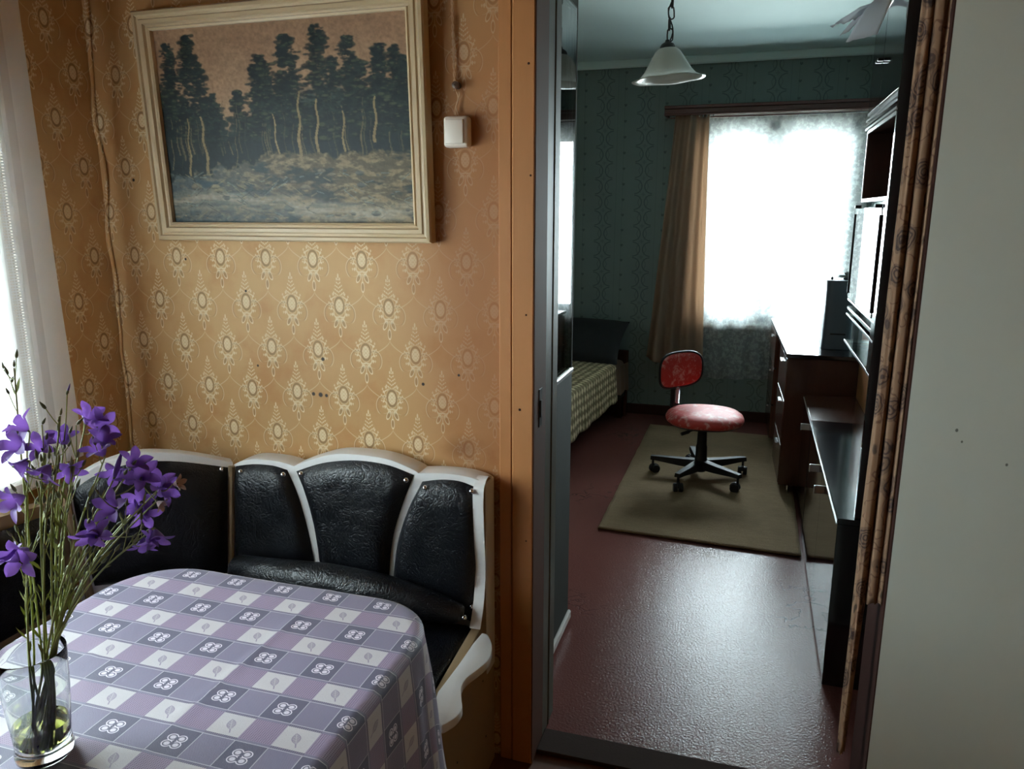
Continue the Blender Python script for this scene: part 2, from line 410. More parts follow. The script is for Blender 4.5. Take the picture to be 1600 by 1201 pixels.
def m_floral():
    t = Nt('beige fabric with dark roses'); x, y, z = t.xyz('UV')
    v = t.vec(x, y, 0.0)
    wv = t.noise(9, 3, .6, v); P = t.vec(x + wv*.05, y + wv*.05, 0.0)
    bl = t.voro(14.0, 'F1', P)
    rose = (1-bl.ss(.34, .44))*(.45+.55*((bl*60.0+t.noise(60, 2, .5, v)*5.0).sin()).ss(-.2, .5))
    leafv = t.voro(17, 'F1', t.vec(x*1.5+wv*.1, y*.8, 0.0)); leaf = (1-leafv.ss(.20, .27))*t.noise(5, 2, .5, v).ss(.46, .54)
    vine = (t.noise(14, 2, .5, v)-.5).ring(.006, .010)
    base = t.mix(t.noise(3, 3, .5, v), srgb(136, 104, 80), srgb(150, 118, 92))
    base = t.mix(leaf*.85, base, srgb(52, 42, 34)); base = t.mix(vine*.6, base, srgb(82, 48, 36))
    base = t.mix(rose*.85, base, srgb(44, 28, 30))
    return t.end(t.bsdf(base, .8, t.bump(t.noise(400, 2), .2, .0006)))
def m_worn_red():
    t = Nt('worn red upholstery'); n = t.noise(16, 6, .72, dist=.6); m = t.noise(45, 4, .7); b = t.noise(5, 3)
    c = t.mix(b, srgb(170, 44, 42), srgb(206, 70, 62))
    w = (n*.65+m*.35).ss(.49, .63)
    c = t.mix(w*.75, c, srgb(226, 190, 180))
    return t.end(t.bsdf(c, .6, t.bump(n+m*.5, .35, .002)))
def m_bedspread():
    t = Nt('cream crochet bedspread'); x, y, z = t.xyz('UV')
    a = ((x*90.0).sin().abs()); b = ((y*90.0).sin().abs()); d = (((x+y)*64.0).sin()*((x-y)*64.0).sin())
    h = d.ss(-.2, .5); k = ((x*45.0).sin()*(y*45.0).sin()).ss(.1, .7)
    c = t.mix(h, srgb(124, 106, 76), srgb(220, 202, 160)); c = t.mix(k*.5, c, srgb(100, 92, 56))
    return t.end(t.bsdf(c, .9, t.bump(h+t.noise(200, 2)*.3, .6, .004)))
def m_attr_paint():
    t = Nt('printed forest landscape'); a = t.n('ShaderNodeVertexColor', layer_name='paint')
    return t.end(t.bsdf(S(t, a.outputs[0]), .45, t.bump(t.noise(500, 2), .15, .0005), Specular_IOR_Level=.35))
def m_petal():
    t = Nt('violet petals'); o = t.n('ShaderNodeObjectInfo'); r = S(t, o.outputs['Random']); n = t.noise(120, 2)
    c = t.mix(r, srgb(98, 64, 146), srgb(124, 82, 168)); c = t.mix(n*.4, c, srgb(160, 116, 196))
    b = t.bsdf(c, .55); tl = t.n('ShaderNodeBsdfTranslucent'); t.lk(c, tl.inputs[0])
    m = t.n('ShaderNodeMixShader'); m.inputs[0].default_value = .35; t.t.links.new(b.outputs[0], m.inputs[1]); t.t.links.new(tl.outputs[0], m.inputs[2])
    return t.end(m)

MAT = dict(
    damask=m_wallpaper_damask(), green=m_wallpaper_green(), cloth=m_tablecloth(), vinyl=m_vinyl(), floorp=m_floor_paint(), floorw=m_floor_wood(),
    rug=m_rug(), glass=m_glass_thin(), floral=m_floral(), red=m_worn_red(), bedspread=m_bedspread(), paintprint=m_attr_paint(), petal=m_petal(),
    tullef=m_tulle_far(), tullen=m_tulle_near(),
    casing=m_paint('ochre gloss paint on boards', srgb(180, 122, 74), .42, .1, .35), reveal=m_paint('brown paint', srgb(92, 54, 34), .75, .15, .35),
    greypaint=m_paint('grey green gloss paint', srgb(86, 84, 70), .55, .1, .4), doorpaint=m_paint('dull grey door paint', srgb(72, 75, 71), .75, .1, .4, .2), thresh=m_paint('worn grey brown threshold paint', srgb(62, 48, 42), .9, .15, .4, .15), plaster=m_paint('pale sage wall paint', srgb(190, 194, 184), .6, .04, .25, .5, ((0.4434, 1.0412, 0.0035), (0.456, 1.0166, 0.0025), (0.5458, 0.9735, 0.003), (0.3434, 1.0312, 0.002))),
    white=m_paint('white gloss paint', srgb(226, 222, 216), .35, .04, .3), benchwhite=m_paint('white painted bench wood', srgb(226, 224, 222), .45, .06, .3),
    beige=m_paint('beige hardboard', srgb(152, 128, 96), .6, .06, .15), ceil=m_paint('whitewashed ceiling', srgb(214, 234, 234), .8, .04, .2),
    dwood=m_wood_polish('dark polished veneer', (.012, .005, .006), (.030, .012, .010), .06), bwood=m_wood_polish('red brown veneer', (.050, .018, .012), (.085, .030, .018), .22),
    owood=m_wood_polish('orange brown veneer', (.30, .13, .045), (.40, .18, .065), .35), dtop=m_wood_polish('black polished top', (.008, .007, .009), (.016, .011, .012), .10, True, .45, 1.0),
    pelmet=m_wood_polish('red brown pelmet varnish', (.070, .022, .018), (.12, .040, .030), .35, True),
    chrome=plain('chrome', (.75, .76, .78), .16, Metallic=1.0), blackpl=plain('black plastic', (.010, .010, .011), .55, bs=.2, Specular_IOR_Level=.3), whitepl=plain('cream white plastic', srgb(226, 214, 200), .35),
    edge=plain('pale edging strip', srgb(214, 216, 218), .22), ccurt=m_ccurt(),
    pillow=plain('black cushion cloth', (.012, .013, .015), .85, 12, .3, .3, 300), grey=plain('dark grey casing', srgb(90, 102, 114), .45, bs=.1), 
    paper=m_paper(), folder=plain('dark grey folder', srgb(70, 70, 78), .5), frost=plain('frosted white glass', srgb(232, 236, 228), .3, Transmission_Weight=.45),
    iron=plain('black iron', (.012, .012, .012), .45), frame=m_paint('ivory picture frame', srgb(196, 172, 136), .4, .07, .3), ceramic=plain('brown ceramic', srgb(96, 74, 60), .3), wire=plain('pale cotton flex', srgb(206, 170, 132), .7),
    stem=plain('green stem', srgb(138, 144, 72), .6, 60, .3), bud=plain('olive bud', srgb(94, 96, 58), .6, 80, .3), dead=plain('papery petal', srgb(196, 172, 168), .7), sky=plain('grey dried flower', srgb(150, 152, 150), .9),
    ground=plain('old quilt', srgb(108, 84, 66), .9, 8, .2), water=None, vase=None, dado=plain('dark skirting paint', srgb(58, 34, 28), .8, Specular_IOR_Level=.15))
t = Nt('clear glass'); MAT['vase'] = t.end(t.bsdf((.97, 1, .97), .02, IOR=1.45, Transmission_Weight=1.0))
t = Nt('greenish water'); MAT['water'] = t.end(t.bsdf((.78, .80, .22), .02, IOR=1.33, Transmission_Weight=1.0))
t = Nt('back fold paper'); MAT['ceilwood'] = m_paint('brown varnished ceiling boards', srgb(112, 66, 36), .45, .15, .3)
# ------------------------------------------------------------------ the setting
XL, YW, YB, XR = -1.77, 1.80, 5.70, .73          # kitchen left wall, partition, far wall, far room's right wall
XL2, ZC, ZC2, YN, XK = -1.98, 2.50, 2.53, -1.7, 1.7
DX0, DX1, DZ = -.495, .346, 2.22                 # doorway
def sbox(name, m, *bx, label=None, b=0):
    mb = MB()
    for q in bx: mb.box(*q, b=b)
    return struct(mb.build(name, MAT[m]), label)
sbox('floor', 'floorp', (XL2-.1, XR+.1, YW+.12, YB+.1, -.1, 0), label='oxblood painted floor of the far room')
sbox('floor', 'floorw', (XL-.1, XK, YN, YW+.12, -.1, 0), label='brown boards of the kitchen floor')
sbox('ceiling', 'ceil', (XL2-.1, XR+.1, YW+.2, YB+.1, ZC2, ZC2+.1), label='pale green ceiling of the far room')
sbox('ceiling', 'ceilwood', (XL-.1, XK, YN, YW, ZC, ZC+.1), label='brown boarded kitchen ceiling')
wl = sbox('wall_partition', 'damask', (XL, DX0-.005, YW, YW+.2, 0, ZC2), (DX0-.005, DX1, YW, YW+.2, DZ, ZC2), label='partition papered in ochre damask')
sbox('wall_doorside', 'plaster', (DX1, XK, YW, YW+.2, 0, ZC2), label='pale sage wall right of the doorway')
KY0, KY1, KZ0, KZ1 = .10, 1.36, .84, 1.78        # kitchen window
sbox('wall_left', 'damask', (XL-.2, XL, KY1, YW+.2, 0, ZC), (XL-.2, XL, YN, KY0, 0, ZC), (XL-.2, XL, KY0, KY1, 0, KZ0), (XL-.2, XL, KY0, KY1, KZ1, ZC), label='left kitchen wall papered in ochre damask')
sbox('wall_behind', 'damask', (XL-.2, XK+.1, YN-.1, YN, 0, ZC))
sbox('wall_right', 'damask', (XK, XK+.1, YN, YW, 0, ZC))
WX0, WX1, WZ0, WZ1 = -.37, .62, .72, 2.09        # far window
sbox('wall_far', 'green', (XL2-.1, WX0, YB, YB+.2, 0, ZC2), (WX1, XR+.1, YB, YB+.2, 0, ZC2), (WX0, WX1, YB, YB+.2, 0, WZ0), (WX0, WX1, YB, YB+.2, WZ1, ZC2), label='far wall in grey green paper')
sbox('wall_far_left', 'green', (XL2-.1, XL2, YW+.2, YB, 0, ZC2))
sbox('wall_far_right', 'green', (XR, XR+.1, YW+.2, YB, 0, ZC2))
sbox('trim_1', 'ceil', (XL2, XR, YB-.03, YB, ZC2-.055, ZC2), label='ceiling cove along the far wall', b=.008)
sbox('baseboard_far', 'dado', (XL2, XR, YB-.022, YB, 0, .075), b=.004)
# doorway casing and frame
tr = struct(MB().box(-.553, DX0-.002, YW-.016, YW, 0, 2.3, b=.003).build('trim_2', MAT['casing']), 'ochre painted door casing')
MB().box(-.587, -.555, YW-.013, YW, 0, 2.3, b=.002).build('casing_board', MAT['casing'], tr)
nh = MB()
for (px, py, r) in ((812, 640, .0035), (826, 99, .003), (822, 492, .0025), (822, 845, .0025), (829, 274, .0025)):
    p = onp(px, py, 1, YW-.0165); nh.lathe([(0, 0), (r, 0.0), (r*.6, .0012), (0, .0014)], 8, p, Matrix.Rotation(PI/2, 4, 'X'))
nh.build('nail_head', MAT['dado'], tr)['kind'] = 'stuff'
jb = struct(MB().box(DX0-.004, DX0, YW-.014, YW+.098, 0, DZ, b=.001).build('trim_3', MAT['reveal']), 'brown painted door reveal')
lk = MB().box(DX0, DX0+.0015, YW+.03, YW+.058, .96, 1.06, b=.0005); lk.box(DX0+.001, DX0+.004, YW+.038, YW+.05, .985, 1.03, b=.001)
lk.build('strike_plate', MAT['iron'], jb)
fr = struct(MB().box(DX0-.012, DX0-.001, YW+.099, YW+.160, 0, DZ, b=.002).build('trim_4', MAT['greypaint']), 'grey painted door frame')
MB().box(DX0-.016, DX0-.002, YW+.166, YW+.232, 0, DZ, b=.002).build('stop_bead', MAT['greypaint'], fr)
MB().tube([(DX0-.003, YW+.168, 0), (DX0-.003, YW+.168, DZ)], .004, 8).build('bead', MAT['greypaint'], fr)
sbox('trim_5', 'thresh', (DX0, DX1, YW+.03, YW+.13, 0, .014), b=.003, label='worn grey brown threshold board')
jr = sbox('trim_9', 'dado', (DX1-.003, DX1+.001, YW+.001, YW+.205, 0, DZ), label='dark reveal on the right of the doorway')
# open glazed door leaf, seen edge on
dx = -.575; d = struct(MB().box(dx-.040, dx, 2.06, 2.565, .012, .955, b=.003).build('door_1', MAT['doorpaint']), 'open grey glazed door leaf seen almost edge on')
dl = MB(); dl.box(dx-.040, dx, 2.06, 2.12, .955, 2.19, b=.003); dl.box(dx-.040, dx, 2.555, 2.565, .955, 2.19, b=.002); dl.box(dx-.040, dx, 2.12, 2.555, 2.12, 2.19, b=.003)
dl.build('sash_frame', MAT['doorpaint'], d)
MB().box(dx-.006, dx-.001, 2.12, 2.555, .955, 2.12).build('glass_pane', MAT['glass'], d)
MB().box(dx-.004, dx+.006, 2.12, 2.563, .955, .972, b=.003).build('glazing_bead', MAT['edge'], d)
MB().box(dx-.002, dx+.012, 2.10, 2.565, .016, .05, b=.005).build('weather_bar', MAT['white'], d)
# far window: frame, two casements with panes
w1 = struct(MB().box(WX0, WX1, YB+.06, YB+.13, WZ0, WZ0+.045).box(WX0, WX1, YB+.06, YB+.13, WZ1-.055, WZ1).box(WX0, WX0+.03, YB+.06, YB+.13, WZ0, WZ1).box(WX1-.045, WX1, YB+.06, YB+.13, WZ0, WZ1).box(.062, .125, YB+.06, YB+.13, WZ0, WZ1).build('window_1', MAT['white']), 'white casement window behind tulle')
for x0, x1, z1 in ((WX0+.03, .062, WZ1-.055), (.125, WX1-.045, WZ1-.055)):
    mb = MB(); a = .035
    mb.box(x0, x0+a, YB+.05, YB+.10, WZ0+.045, z1, b=.003).box(x1-a, x1, YB+.05, YB+.10, WZ0+.045, z1, b=.003).box(x0+a, x1-a, YB+.05, YB+.10, WZ0+.045, WZ0+.085, b=.003).box(x0+a, x1-a, YB+.05, YB+.10, z1-a, z1, b=.003)
    cs = mb.build('casement', MAT['white'], w1); MB().box(x0+a, x1-a, YB+.073, YB+.077, WZ0+.085, z1-a).build('pane', MAT['glass'], cs)
ws = struct(MB().box(WX0-.04, WX1+.04, YB-.06, YB+.06, WZ0-.035, WZ0, b=.006).build('trim_6', MAT['white']), 'white sill of the far window')
mb = MB()
for q in ((WX0-.08, WX0, WZ0, WZ1+.08), (WX1, WX1+.07, WZ0, WZ1+.08), (WX0, WX1, WZ1, WZ1+.08)): mb.box(q[0], q[1], YB-.018, YB, q[2], q[3], b=.004)
struct(mb.build('trim_7', MAT['white']), 'white surround of the far window')
# kitchen window
mb = MB()
for q in ((KY0-.09, KY0, KZ0-.05, KZ1+.09), (KY1, KY1+.14, KZ0-.05, KZ1+.09), (KY0, KY1, KZ1, KZ1+.09)): mb.box(XL, XL+.018, q[0], q[1], q[2], q[3], b=.005)
mb.box(XL, XL+.024, KY1+.118, KY1+.142, KZ0-.05, KZ1+.09, b=.006)
w2 = struct(mb.build('window_2', MAT['white']), 'white painted kitchen window behind voile')
mb = MB().box(XL-.12, XL-.06, KY0, KY0+.05, KZ0, KZ1).box(XL-.12, XL-.06, KY1-.05, KY1, KZ0, KZ1).box(XL-.12, XL-.06, KY0, KY1, KZ0, KZ0+.05).box(XL-.12, XL-.06, KY0, KY1, KZ1-.05, KZ1).box(XL-.12, XL-.06, .82, .88, KZ0, KZ1)
mb.build('sash', MAT['white'], w2)
for y0, y1 in ((KY0+.05, .82), (.88, KY1-.05)): MB().box(XL-.092, XL-.088, y0, y1, KZ0+.05, KZ1-.05).build('pane', MAT['glass'], w2)
MB().box(XL-.06, XL+.06, KY0-.05, KY1+.05, KZ0-.035, KZ0, b=.006).build('sill', MAT['white'], w2)
# loose, creased wallpaper bulging at the corner
def crease(z0, z1, r0):
    pts = []; rs = []
    for i in range(40):
        s = i/39; z = z1+(z0-z1)*s
        off = .060*(mnoise.noise((z*2.2, 3.1, 0)))+.030*mnoise.noise((z*7, .3, 0))
        pts.append((XL+.003+abs(off)*.7, YW-.004-abs(off)*.15, z)); rs.append(r0*(.55+.9*abs(mnoise.noise((z*6, 8, 0))))*(1 if 0 < i < 39 else .2))
    return MB().tube(pts, rs, 8)
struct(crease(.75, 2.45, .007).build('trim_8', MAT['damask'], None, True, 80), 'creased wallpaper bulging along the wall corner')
# ------------------------------------------------------------------ kitchen: corner bench
def P(px, py, y): return onp(px, py, 1, y)
def smooth_poly(pts, n=6):
    """Catmull-Rom through open 2-D points"""
    out = []
    for i in range(len(pts)-1):
        p0 = Vector(pts[max(i-1, 0)]); p1 = Vector(pts[i]); p2 = Vector(pts[i+1]); p3 = Vector(pts[min(i+2, len(pts)-1)])
        for k in range(n):
            s = k/n; out.append(.5*((2*p1)+(p2-p0)*s+(2*p0-5*p1+4*p2-p3)*s*s+(3*p1-p0-3*p2+p3)*s**3))
    out.append(Vector(pts[-1])); return out
def resample(pts, n):
    pts = [Vector(p) for p in pts]; L = [0]
    for a, b in zip(pts, pts[1:]): L.append(L[-1]+(b-a).length)
    out = []; j = 0
    for i in range(n):
        s = L[-1]*i/(n-1)
        while j < len(L)-2 and L[j+1] < s: j += 1
        out.append(pts[j].lerp(pts[j+1], (s-L[j])/max(1e-9, L[j+1]-L[j])))
    return out
def puffed(left, right, top, bot, nrm, depth, nu=22, nv=26, sags=True):
    """padded panel between four edge curves (3-D), bulging along nrm"""
    Lc, Rc = resample(left, nv), resample(right, nv); Tc, Bc = resample(top, nu), resample(bot, nu); nrm = Vector(nrm)
    def fn(u, v):
        i = u*(nu-1); j = v*(nv-1); i = int(round(i)); j = int(round(j))
        a = Lc[j].lerp(Rc[j], u); b = Tc[i].lerp(Bc[i], v)
        c = (Tc[0].lerp(Tc[-1], u)).lerp(Bc[0].lerp(Bc[-1], u), v); p = a+b-c
        e = min(u, 1-u)*2; f = min(v, 1-v)*2
        h = (1-(1-min(1, e*2.2))**2.4)**.5*(1-(1-min(1, f*2.2))**2.4)**.5
        w = mnoise.noise(p*9)*.10+mnoise.noise(p*22)*.05
        return p+nrm*(depth*h*(1+w*sags))
    return MB().grid(fn, nu, nv)
YF = 1.72
bench = thing('corner_bench', 'corner bench with black vinyl pads and white scalloped back along two kitchen walls', 'bench', (-1.2, 1.5, 0))
top = smooth_poly([P(*q, YF) for q in ((364, 726), (382, 719), (401, 717), (436, 721), (459, 728))], 5)[:-1] + smooth_poly([P(*q, YF) for q in ((459, 728), (486, 718), (524, 709), (570, 711), (608, 718), (643, 732), (654, 739))], 5)[:-1] + smooth_poly([P(*q, YF) for q in ((654, 739), (685, 739), (723, 743), (748, 750), (760, 757))], 5)
bot = [Vector((top[-1].x, YF, .30)), Vector((top[0].x, YF, .30))]
MB().prism(top+bot, (0, .062, 0), .003).build('back_board', MAT['benchwhite'], bench, True, 30)
def c3(pts, y, n=5): return smooth_poly([P(*q, y) for q in pts], n)
YC = YF-.001
pads = [
    (((369, 728), (369, 790), (369, 893)), ((449, 734), (468, 780), (484, 840), (494, 897)), ((369, 728), (395, 725), (425, 727), (449, 734)), ((369, 893), (494, 897))),
    (((463, 736), (482, 785), (496, 845), (504, 903)), ((647, 742), (630, 785), (614, 840), (607, 908)), ((463, 736), (505, 723), (555, 719), (605, 726), (647, 742)), ((504, 903), (607, 908))),
    (((660, 752), (638, 795), (621, 850), (614, 912)), ((747, 763), (747, 860), (746, 975)), ((660, 752), (690, 749), (720, 752), (747, 763)), ((614, 912), (680, 945), (746, 975))),
]
for L, R_, T, B in pads:
    puffed(c3(L, YC), c3(R_, YC), c3(T, YC), c3(B, YC), (0, -1, 0), .030).build('back_pad', MAT['vinyl'], bench, True, 70)
studs = [(93, 148), (266, 160), (340, 157), (767, 183), (845, 214), (1036, 228), (386, 558), (443, 552), (667, 580), (727, 592), (1036, 698)]
st_me = None
def stud(p, M):
    global st_me
    if st_me is None:
        o = MB().lathe([(0, .006), (.0025, .0058), (.005, .004), (.0065, .001), (.007, -.002), (.006, -.004), (0, -.004)], 14).build('stud', MAT['chrome'], None, True, 80); st_me = o.data
    else:
        o = bpy.data.objects.new('stud', st_me); COL.objects.link(o)
    o.matrix_world = Matrix.Translation(p) @ M; o.location = p; o.rotation_euler = M.to_euler(); put(o, bench)
for q in studs: stud(P(340+q[0]/2.61, 680+q[1]/2.61, YF-.022), Matrix.Rotation(PI/2, 4, 'X'))
# diagonal corner back: a plane at 45 degrees from the right run to the left run
A = P(366, 722, YF); N45 = Vector((1, -1, 0)).normalized()
def D45(px, py, off=0.0):
    dr = (P(px, py, 1.0)-_C); t_ = ((A+N45*off)-_C).dot(N45)/dr.dot(N45); return _C+dr*t_
dtop = smooth_poly([D45(*q) for q in ((103, 756), (128, 741), (165, 722), (215, 708), (262, 707), (310, 712), (364, 722))], 5)
MB().prism(dtop+[Vector((dtop[-1].x, dtop[-1].y, .30)), Vector((dtop[0].x, dtop[0].y, .30))], (-N45)*.04, .003).build('corner_board', MAT['benchwhite'], bench, True, 30)
cp = lambda pts: smooth_poly([D45(*q, .001) for q in pts], 5)
puffed(cp(((112, 768), (122, 820), (148, 915))), cp(((356, 730), (356, 800), (356, 895))), cp(((112, 768), (150, 742), (205, 724), (260, 720), (310, 724), (356, 730))), cp(((148, 915), (250, 905), (356, 895))), N45, .030).build('corner_pad', MAT['vinyl'], bench, True, 70)
MB().tube([D45(362, 728, .004), D45(361, 920, .004)], .009, 8).build('corner_post', MAT['beige'], bench, True)
mb = MB(); bb = [D45(98, 760, .01), D45(118, 850, .01), D45(146, 950, .01)]
mb.tube(bb, .011, 8); mb.build('corner_post', MAT['beige'], bench, True)
stud(D45(346, 733, .022), Matrix.Rotation(PI/2, 4, 'X') @ Matrix.Rotation(-PI/4, 4, 'Y'))
# left run along the window wall
lx = dtop[0].x; ly = dtop[0].y
ltop = [Vector((lx-.02, ly+.01, .775)), Vector((lx-.03, ly-.25, .80)), Vector((lx-.03, ly-.55, .775)), Vector((lx-.03, ly-.95, .80)), Vector((lx-.03, ly-1.2, .775))]
ltop = smooth_poly(ltop, 5)
MB().prism(ltop+[Vector((ltop[-1].x, ltop[-1].y, .3)), Vector((ltop[0].x, ltop[0].y, .3))], (-.04, 0, 0)).build('back_board', MAT['beige'], bench, True, 30)
for a, b in ((.03, .56), (.60, 1.16)):
    q = lambda yy, zz: Vector((lx-.018, ly-yy, zz))
    puffed([q(a, .755), q(a, .5)], [q(b, .755), q(b, .5)], [q(a, .755), q((a+b)/2, .775), q(b, .755)], [q(a, .5), q(b, .5)], (1, 0, 0), .03, 16, 16).build('back_pad', MAT['vinyl'], bench, True, 70)
# seats, boxed base, bolster
def seatpad(x0, x1, y0, y1): return MB().box(x0, x1, y0, y1, .405, .452, b=.018, seg=3)
seatpad(-1.30, -.632, 1.335, 1.705).build('seat', MAT['vinyl'], bench, True, 70)
seatpad(-1.66, -1.335, .15, 1.30).build('seat', MAT['vinyl'], bench, True, 70)
MB().prism([(-1.30, 1.705, .40), (-1.30, 1.335, .40), (-1.335, 1.30, .40), (-1.66, 1.30, .40), (-1.66, 1.40, .40), (-1.36, 1.705, .40)], (0, 0, .048), .012).build('seat', MAT['vinyl'], bench, True, 70)
MB().box(-1.66, -.640, 1.37, 1.74, .02, .404).box(-1.68, -1.37, .18, 1.37, .02, .404).build('base_box', MAT['benchwhite'], bench)
bo = smooth_poly([(-.645, 1.668, .500), (-.72, 1.646, .517), (-.86, 1.632, .542), (-1.02, 1.630, .550), (-1.18, 1.632, .545), (-1.31, 1.660, .53)], 8)
nb = len(bo); MB().tube(bo, [.014+.034*min(1, (i/(nb*.38)))**.55-.010*max(0, (i-nb*.6)/(nb*.4)) for i in range(nb)], 20).build('bolster', MAT['vinyl'], bench, True, 80)
stud(P(340+1030/2.61, 680+745/2.61, 1.655)+Vector((-.012, -.012, .006)), Matrix.Rotation(PI/2, 4, 'X'))
# right end panel with a scalloped armrest plate
bx = -.603
prof = [(YF+.064, 0), (YF+.064, .815)] + [tuple(v) for v in smooth_poly([(YF+.064, .820), (YF+.05, .838), (YF+.025, .843), (YF, .836), (YF-.016, .81), (YF-.012, .70), (YF-.004, .60), (YF-.02, .52), (YF-.052, .458)], 4)] + [(1.375, .43), (1.375, 0)]
MB().prism([(bx, a, b) for a, b in prof], (-.024, 0, 0), .002).build('end_panel', MAT['beige'], bench, True, 30)
sp2 = [v for v in smooth_poly([(YF+.046, .832), (YF+.022, .846), (YF-.002, .839), (YF-.020, .81), (YF-.016, .70), (YF-.008, .60), (YF-.024, .52), (YF-.054, .462)], 5)]
mb = MB()
for a, b in zip(sp2, sp2[1:]):
    n_ = Vector((b.y-a.y, -(b.x-a.x))).normalized()
vs = []; fs = []
for i, a in enumerate(sp2):
    for xx in (bx+.002, bx-.026): vs += [(xx, a.x, a.y), (xx, a.x+.004, a.y)]
for i in range(len(sp2)-1):
    o_ = i*4; fs += [(o_, o_+2, o_+6, o_+4), (o_, o_+4, o_+5, o_+1), (o_+2, o_+3, o_+7, o_+6), (o_+1, o_+5, o_+7, o_+3)]
mb.add(vs, fs).build('edge_band', MAT['benchwhite'], bench, True, 40)
def Zp(px, py, z): return onp(px, py, 2, z)
zpl = .458
outer = smooth_poly([Zp(*q, zpl) for q in ((753, 988), (763, 992), (769, 1010), (763, 1030), (747, 1045), (730, 1058), (721, 1072), (721, 1090), (722, 1105), (714, 1118), (700, 1128), (690, 1133))], 4)
inner = [Zp(676, 1108, zpl), Zp(684, 1080, zpl), Zp(716, 1038, zpl), Zp(738, 1006, zpl)]
MB().prism(outer+inner, (0, 0, -.022), .003).build('armrest_plate', MAT['benchwhite'], bench, True, 30)
nb_ = MB()
for y, z in ((1.74, .775), (1.735, .60), (1.69, .30), (1.50, .20), (1.71, .12)): nb_.lathe([(0, 0), (.0035, 0), (.002, .0012), (0, .0013)], 8, (bx, y, z), Matrix.Rotation(PI/2, 4, 'Y'))
nb_.build('nail_head', MAT['iron'], bench)['kind'] = 'stuff'
# ------------------------------------------------------------------ table and cloth
TX0, TX1, TY0, TY1, TZ, TR = -1.225, -.530, .22, 1.262, .748, .14
def rrect(x0, x1, y0, y1, r, n=14):
    out = []
    for cx, cy, a0 in ((x1-r, y1-r, 0), (x0+r, y1-r, PI/2), (x0+r, y0+r, PI), (x1-r, y0+r, 1.5*PI)):
        for k in range(n+1):
            a = a0+PI/2*k/n; out.append(Vector((cx+r*math.cos(a), cy+r*math.sin(a), 0)))
    return out
table = thing('dining_table', 'dining table with rounded corners hidden under a lilac checked cloth', 'table', (-.86, .75, 0))
MB().prism([p+Vector((0, 0, TZ-.028)) for p in rrect(TX0+.006, TX1-.006, TY0+.006, TY1-.006, TR)], (0, 0, .026), .004).build('table_top', MAT['bwood'], table, True, 30)
for x in (TX0+.14, TX1-.14):
    for y in (TY0+.14, TY1-.14): MB().box(x-.025, x+.025, y-.025, y+.025, 0, TZ-.028, b=.004).build('leg', MAT['bwood'], table)
MB().box(TX0+.12, TX1-.12, TY0+.12, TY1-.12, TZ-.10, TZ-.028).build('apron', MAT['bwood'], table)
def cloth():
    base = rrect(TX0, TX1, TY0, TY1, TR, 20); pts = []
    m = len(base)                                            # even spacing along the outline
    pts = resample(base+[base[0]], 241)[:-1]; m = len(pts)
    cen = Vector(((TX0+TX1)/2, (TY0+TY1)/2, 0))
    nr = []
    for i in range(m):
        t_ = (pts[(i+1) % m]-pts[i-1]).normalized(); nr.append(Vector((t_.y, -t_.x, 0)))
    vs = []; uv = []; fs = []
    ins = [k/22 for k in range(1, 22)]                      # inner rings towards the centre line
    def top(p):
        z = TZ+.0015
        z += .0022*math.exp(-((p.x+.782+.03*(1.1-p.y)*.6)/.006)**2)+.0016*math.exp(-((p.x+1.05)/.006)**2) + .0016*math.exp(-((p.y-.62)/.006)**2)
        z += .0010*mnoise.noise(Vector((p.x*7, p.y*7, 1)))
        return z
    rings = []
    for k in ins:
        row = []
        for p in pts:
            q = cen.lerp(p, k); row.append((Vector((q.x, q.y, top(q))), (q.x, q.y)))
        rings.append(row)
    arc = 0; L = [0]
    for i in range(1, m): L.append(L[-1]+(pts[i]-pts[i-1]).length)
    H = .36
    for k in range(0, 25):
        s = k/24*H; row = []
        for i, p in enumerate(pts):
            n = nr[i]; R_ = .014
            if s < R_*PI/2: a = s/R_; out = R_*math.sin(a)-R_*.0; dz = R_*(1-math.cos(a))
            else: out = R_; dz = R_+(s-R_*PI/2)
            w = min(1, max(0, (s-.03)/(H-.03)))
            cor = max(0, 1-min(abs(p.x-TX0), abs(p.x-TX1))/.16)*max(0, 1-min(abs(p.y-TY0), abs(p.y-TY1))/.16)
            ph = L[i]*22+1.3*mnoise.noise(Vector((L[i]*3, .2, 0)))
            fold = (.018+.038*cor)*(.5+.5*math.sin(ph))*w**.9 + .010*w*mnoise.noise(Vector((L[i]*12, s*5, 2)))
            slant = .016*math.cos(ph)*w*cor
            tdir = Vector((-n.y, n.x, 0))
            q = p+n*(out-.006+fold+.006*w)+tdir*slant
            z = TZ+.0015-dz*(1-.06*w) + (0 if k else 0)
            u = p+n*s
            if k == 0: z = top(p)
            row.append((Vector((q.x, q.y, z)), (u.x, u.y)))
        rings.append(row)
    vs.append(Vector((cen.x, cen.y, top(cen)))); uv.append((cen.x, cen.y))
    for row in rings:
        for p, u in row: vs.append(p); uv.append(u)
    for i in range(m): fs.append((0, 1+i, 1+(i+1) % m))
    for r in range(len(rings)-1):
        for i in range(m): fs.append((1+r*m+i, 1+(r+1)*m+i, 1+(r+1)*m+(i+1) % m, 1+r*m+(i+1) % m))
    mb = MB(); mb.v = [tuple(p) for p in vs]; mb.f = fs
    return mb.build('tablecloth', MAT['cloth'], None, True, 180, uv=uv)
tag(cloth(), 'lilac checked cotton tablecloth with clovers and leaves', 'tablecloth')
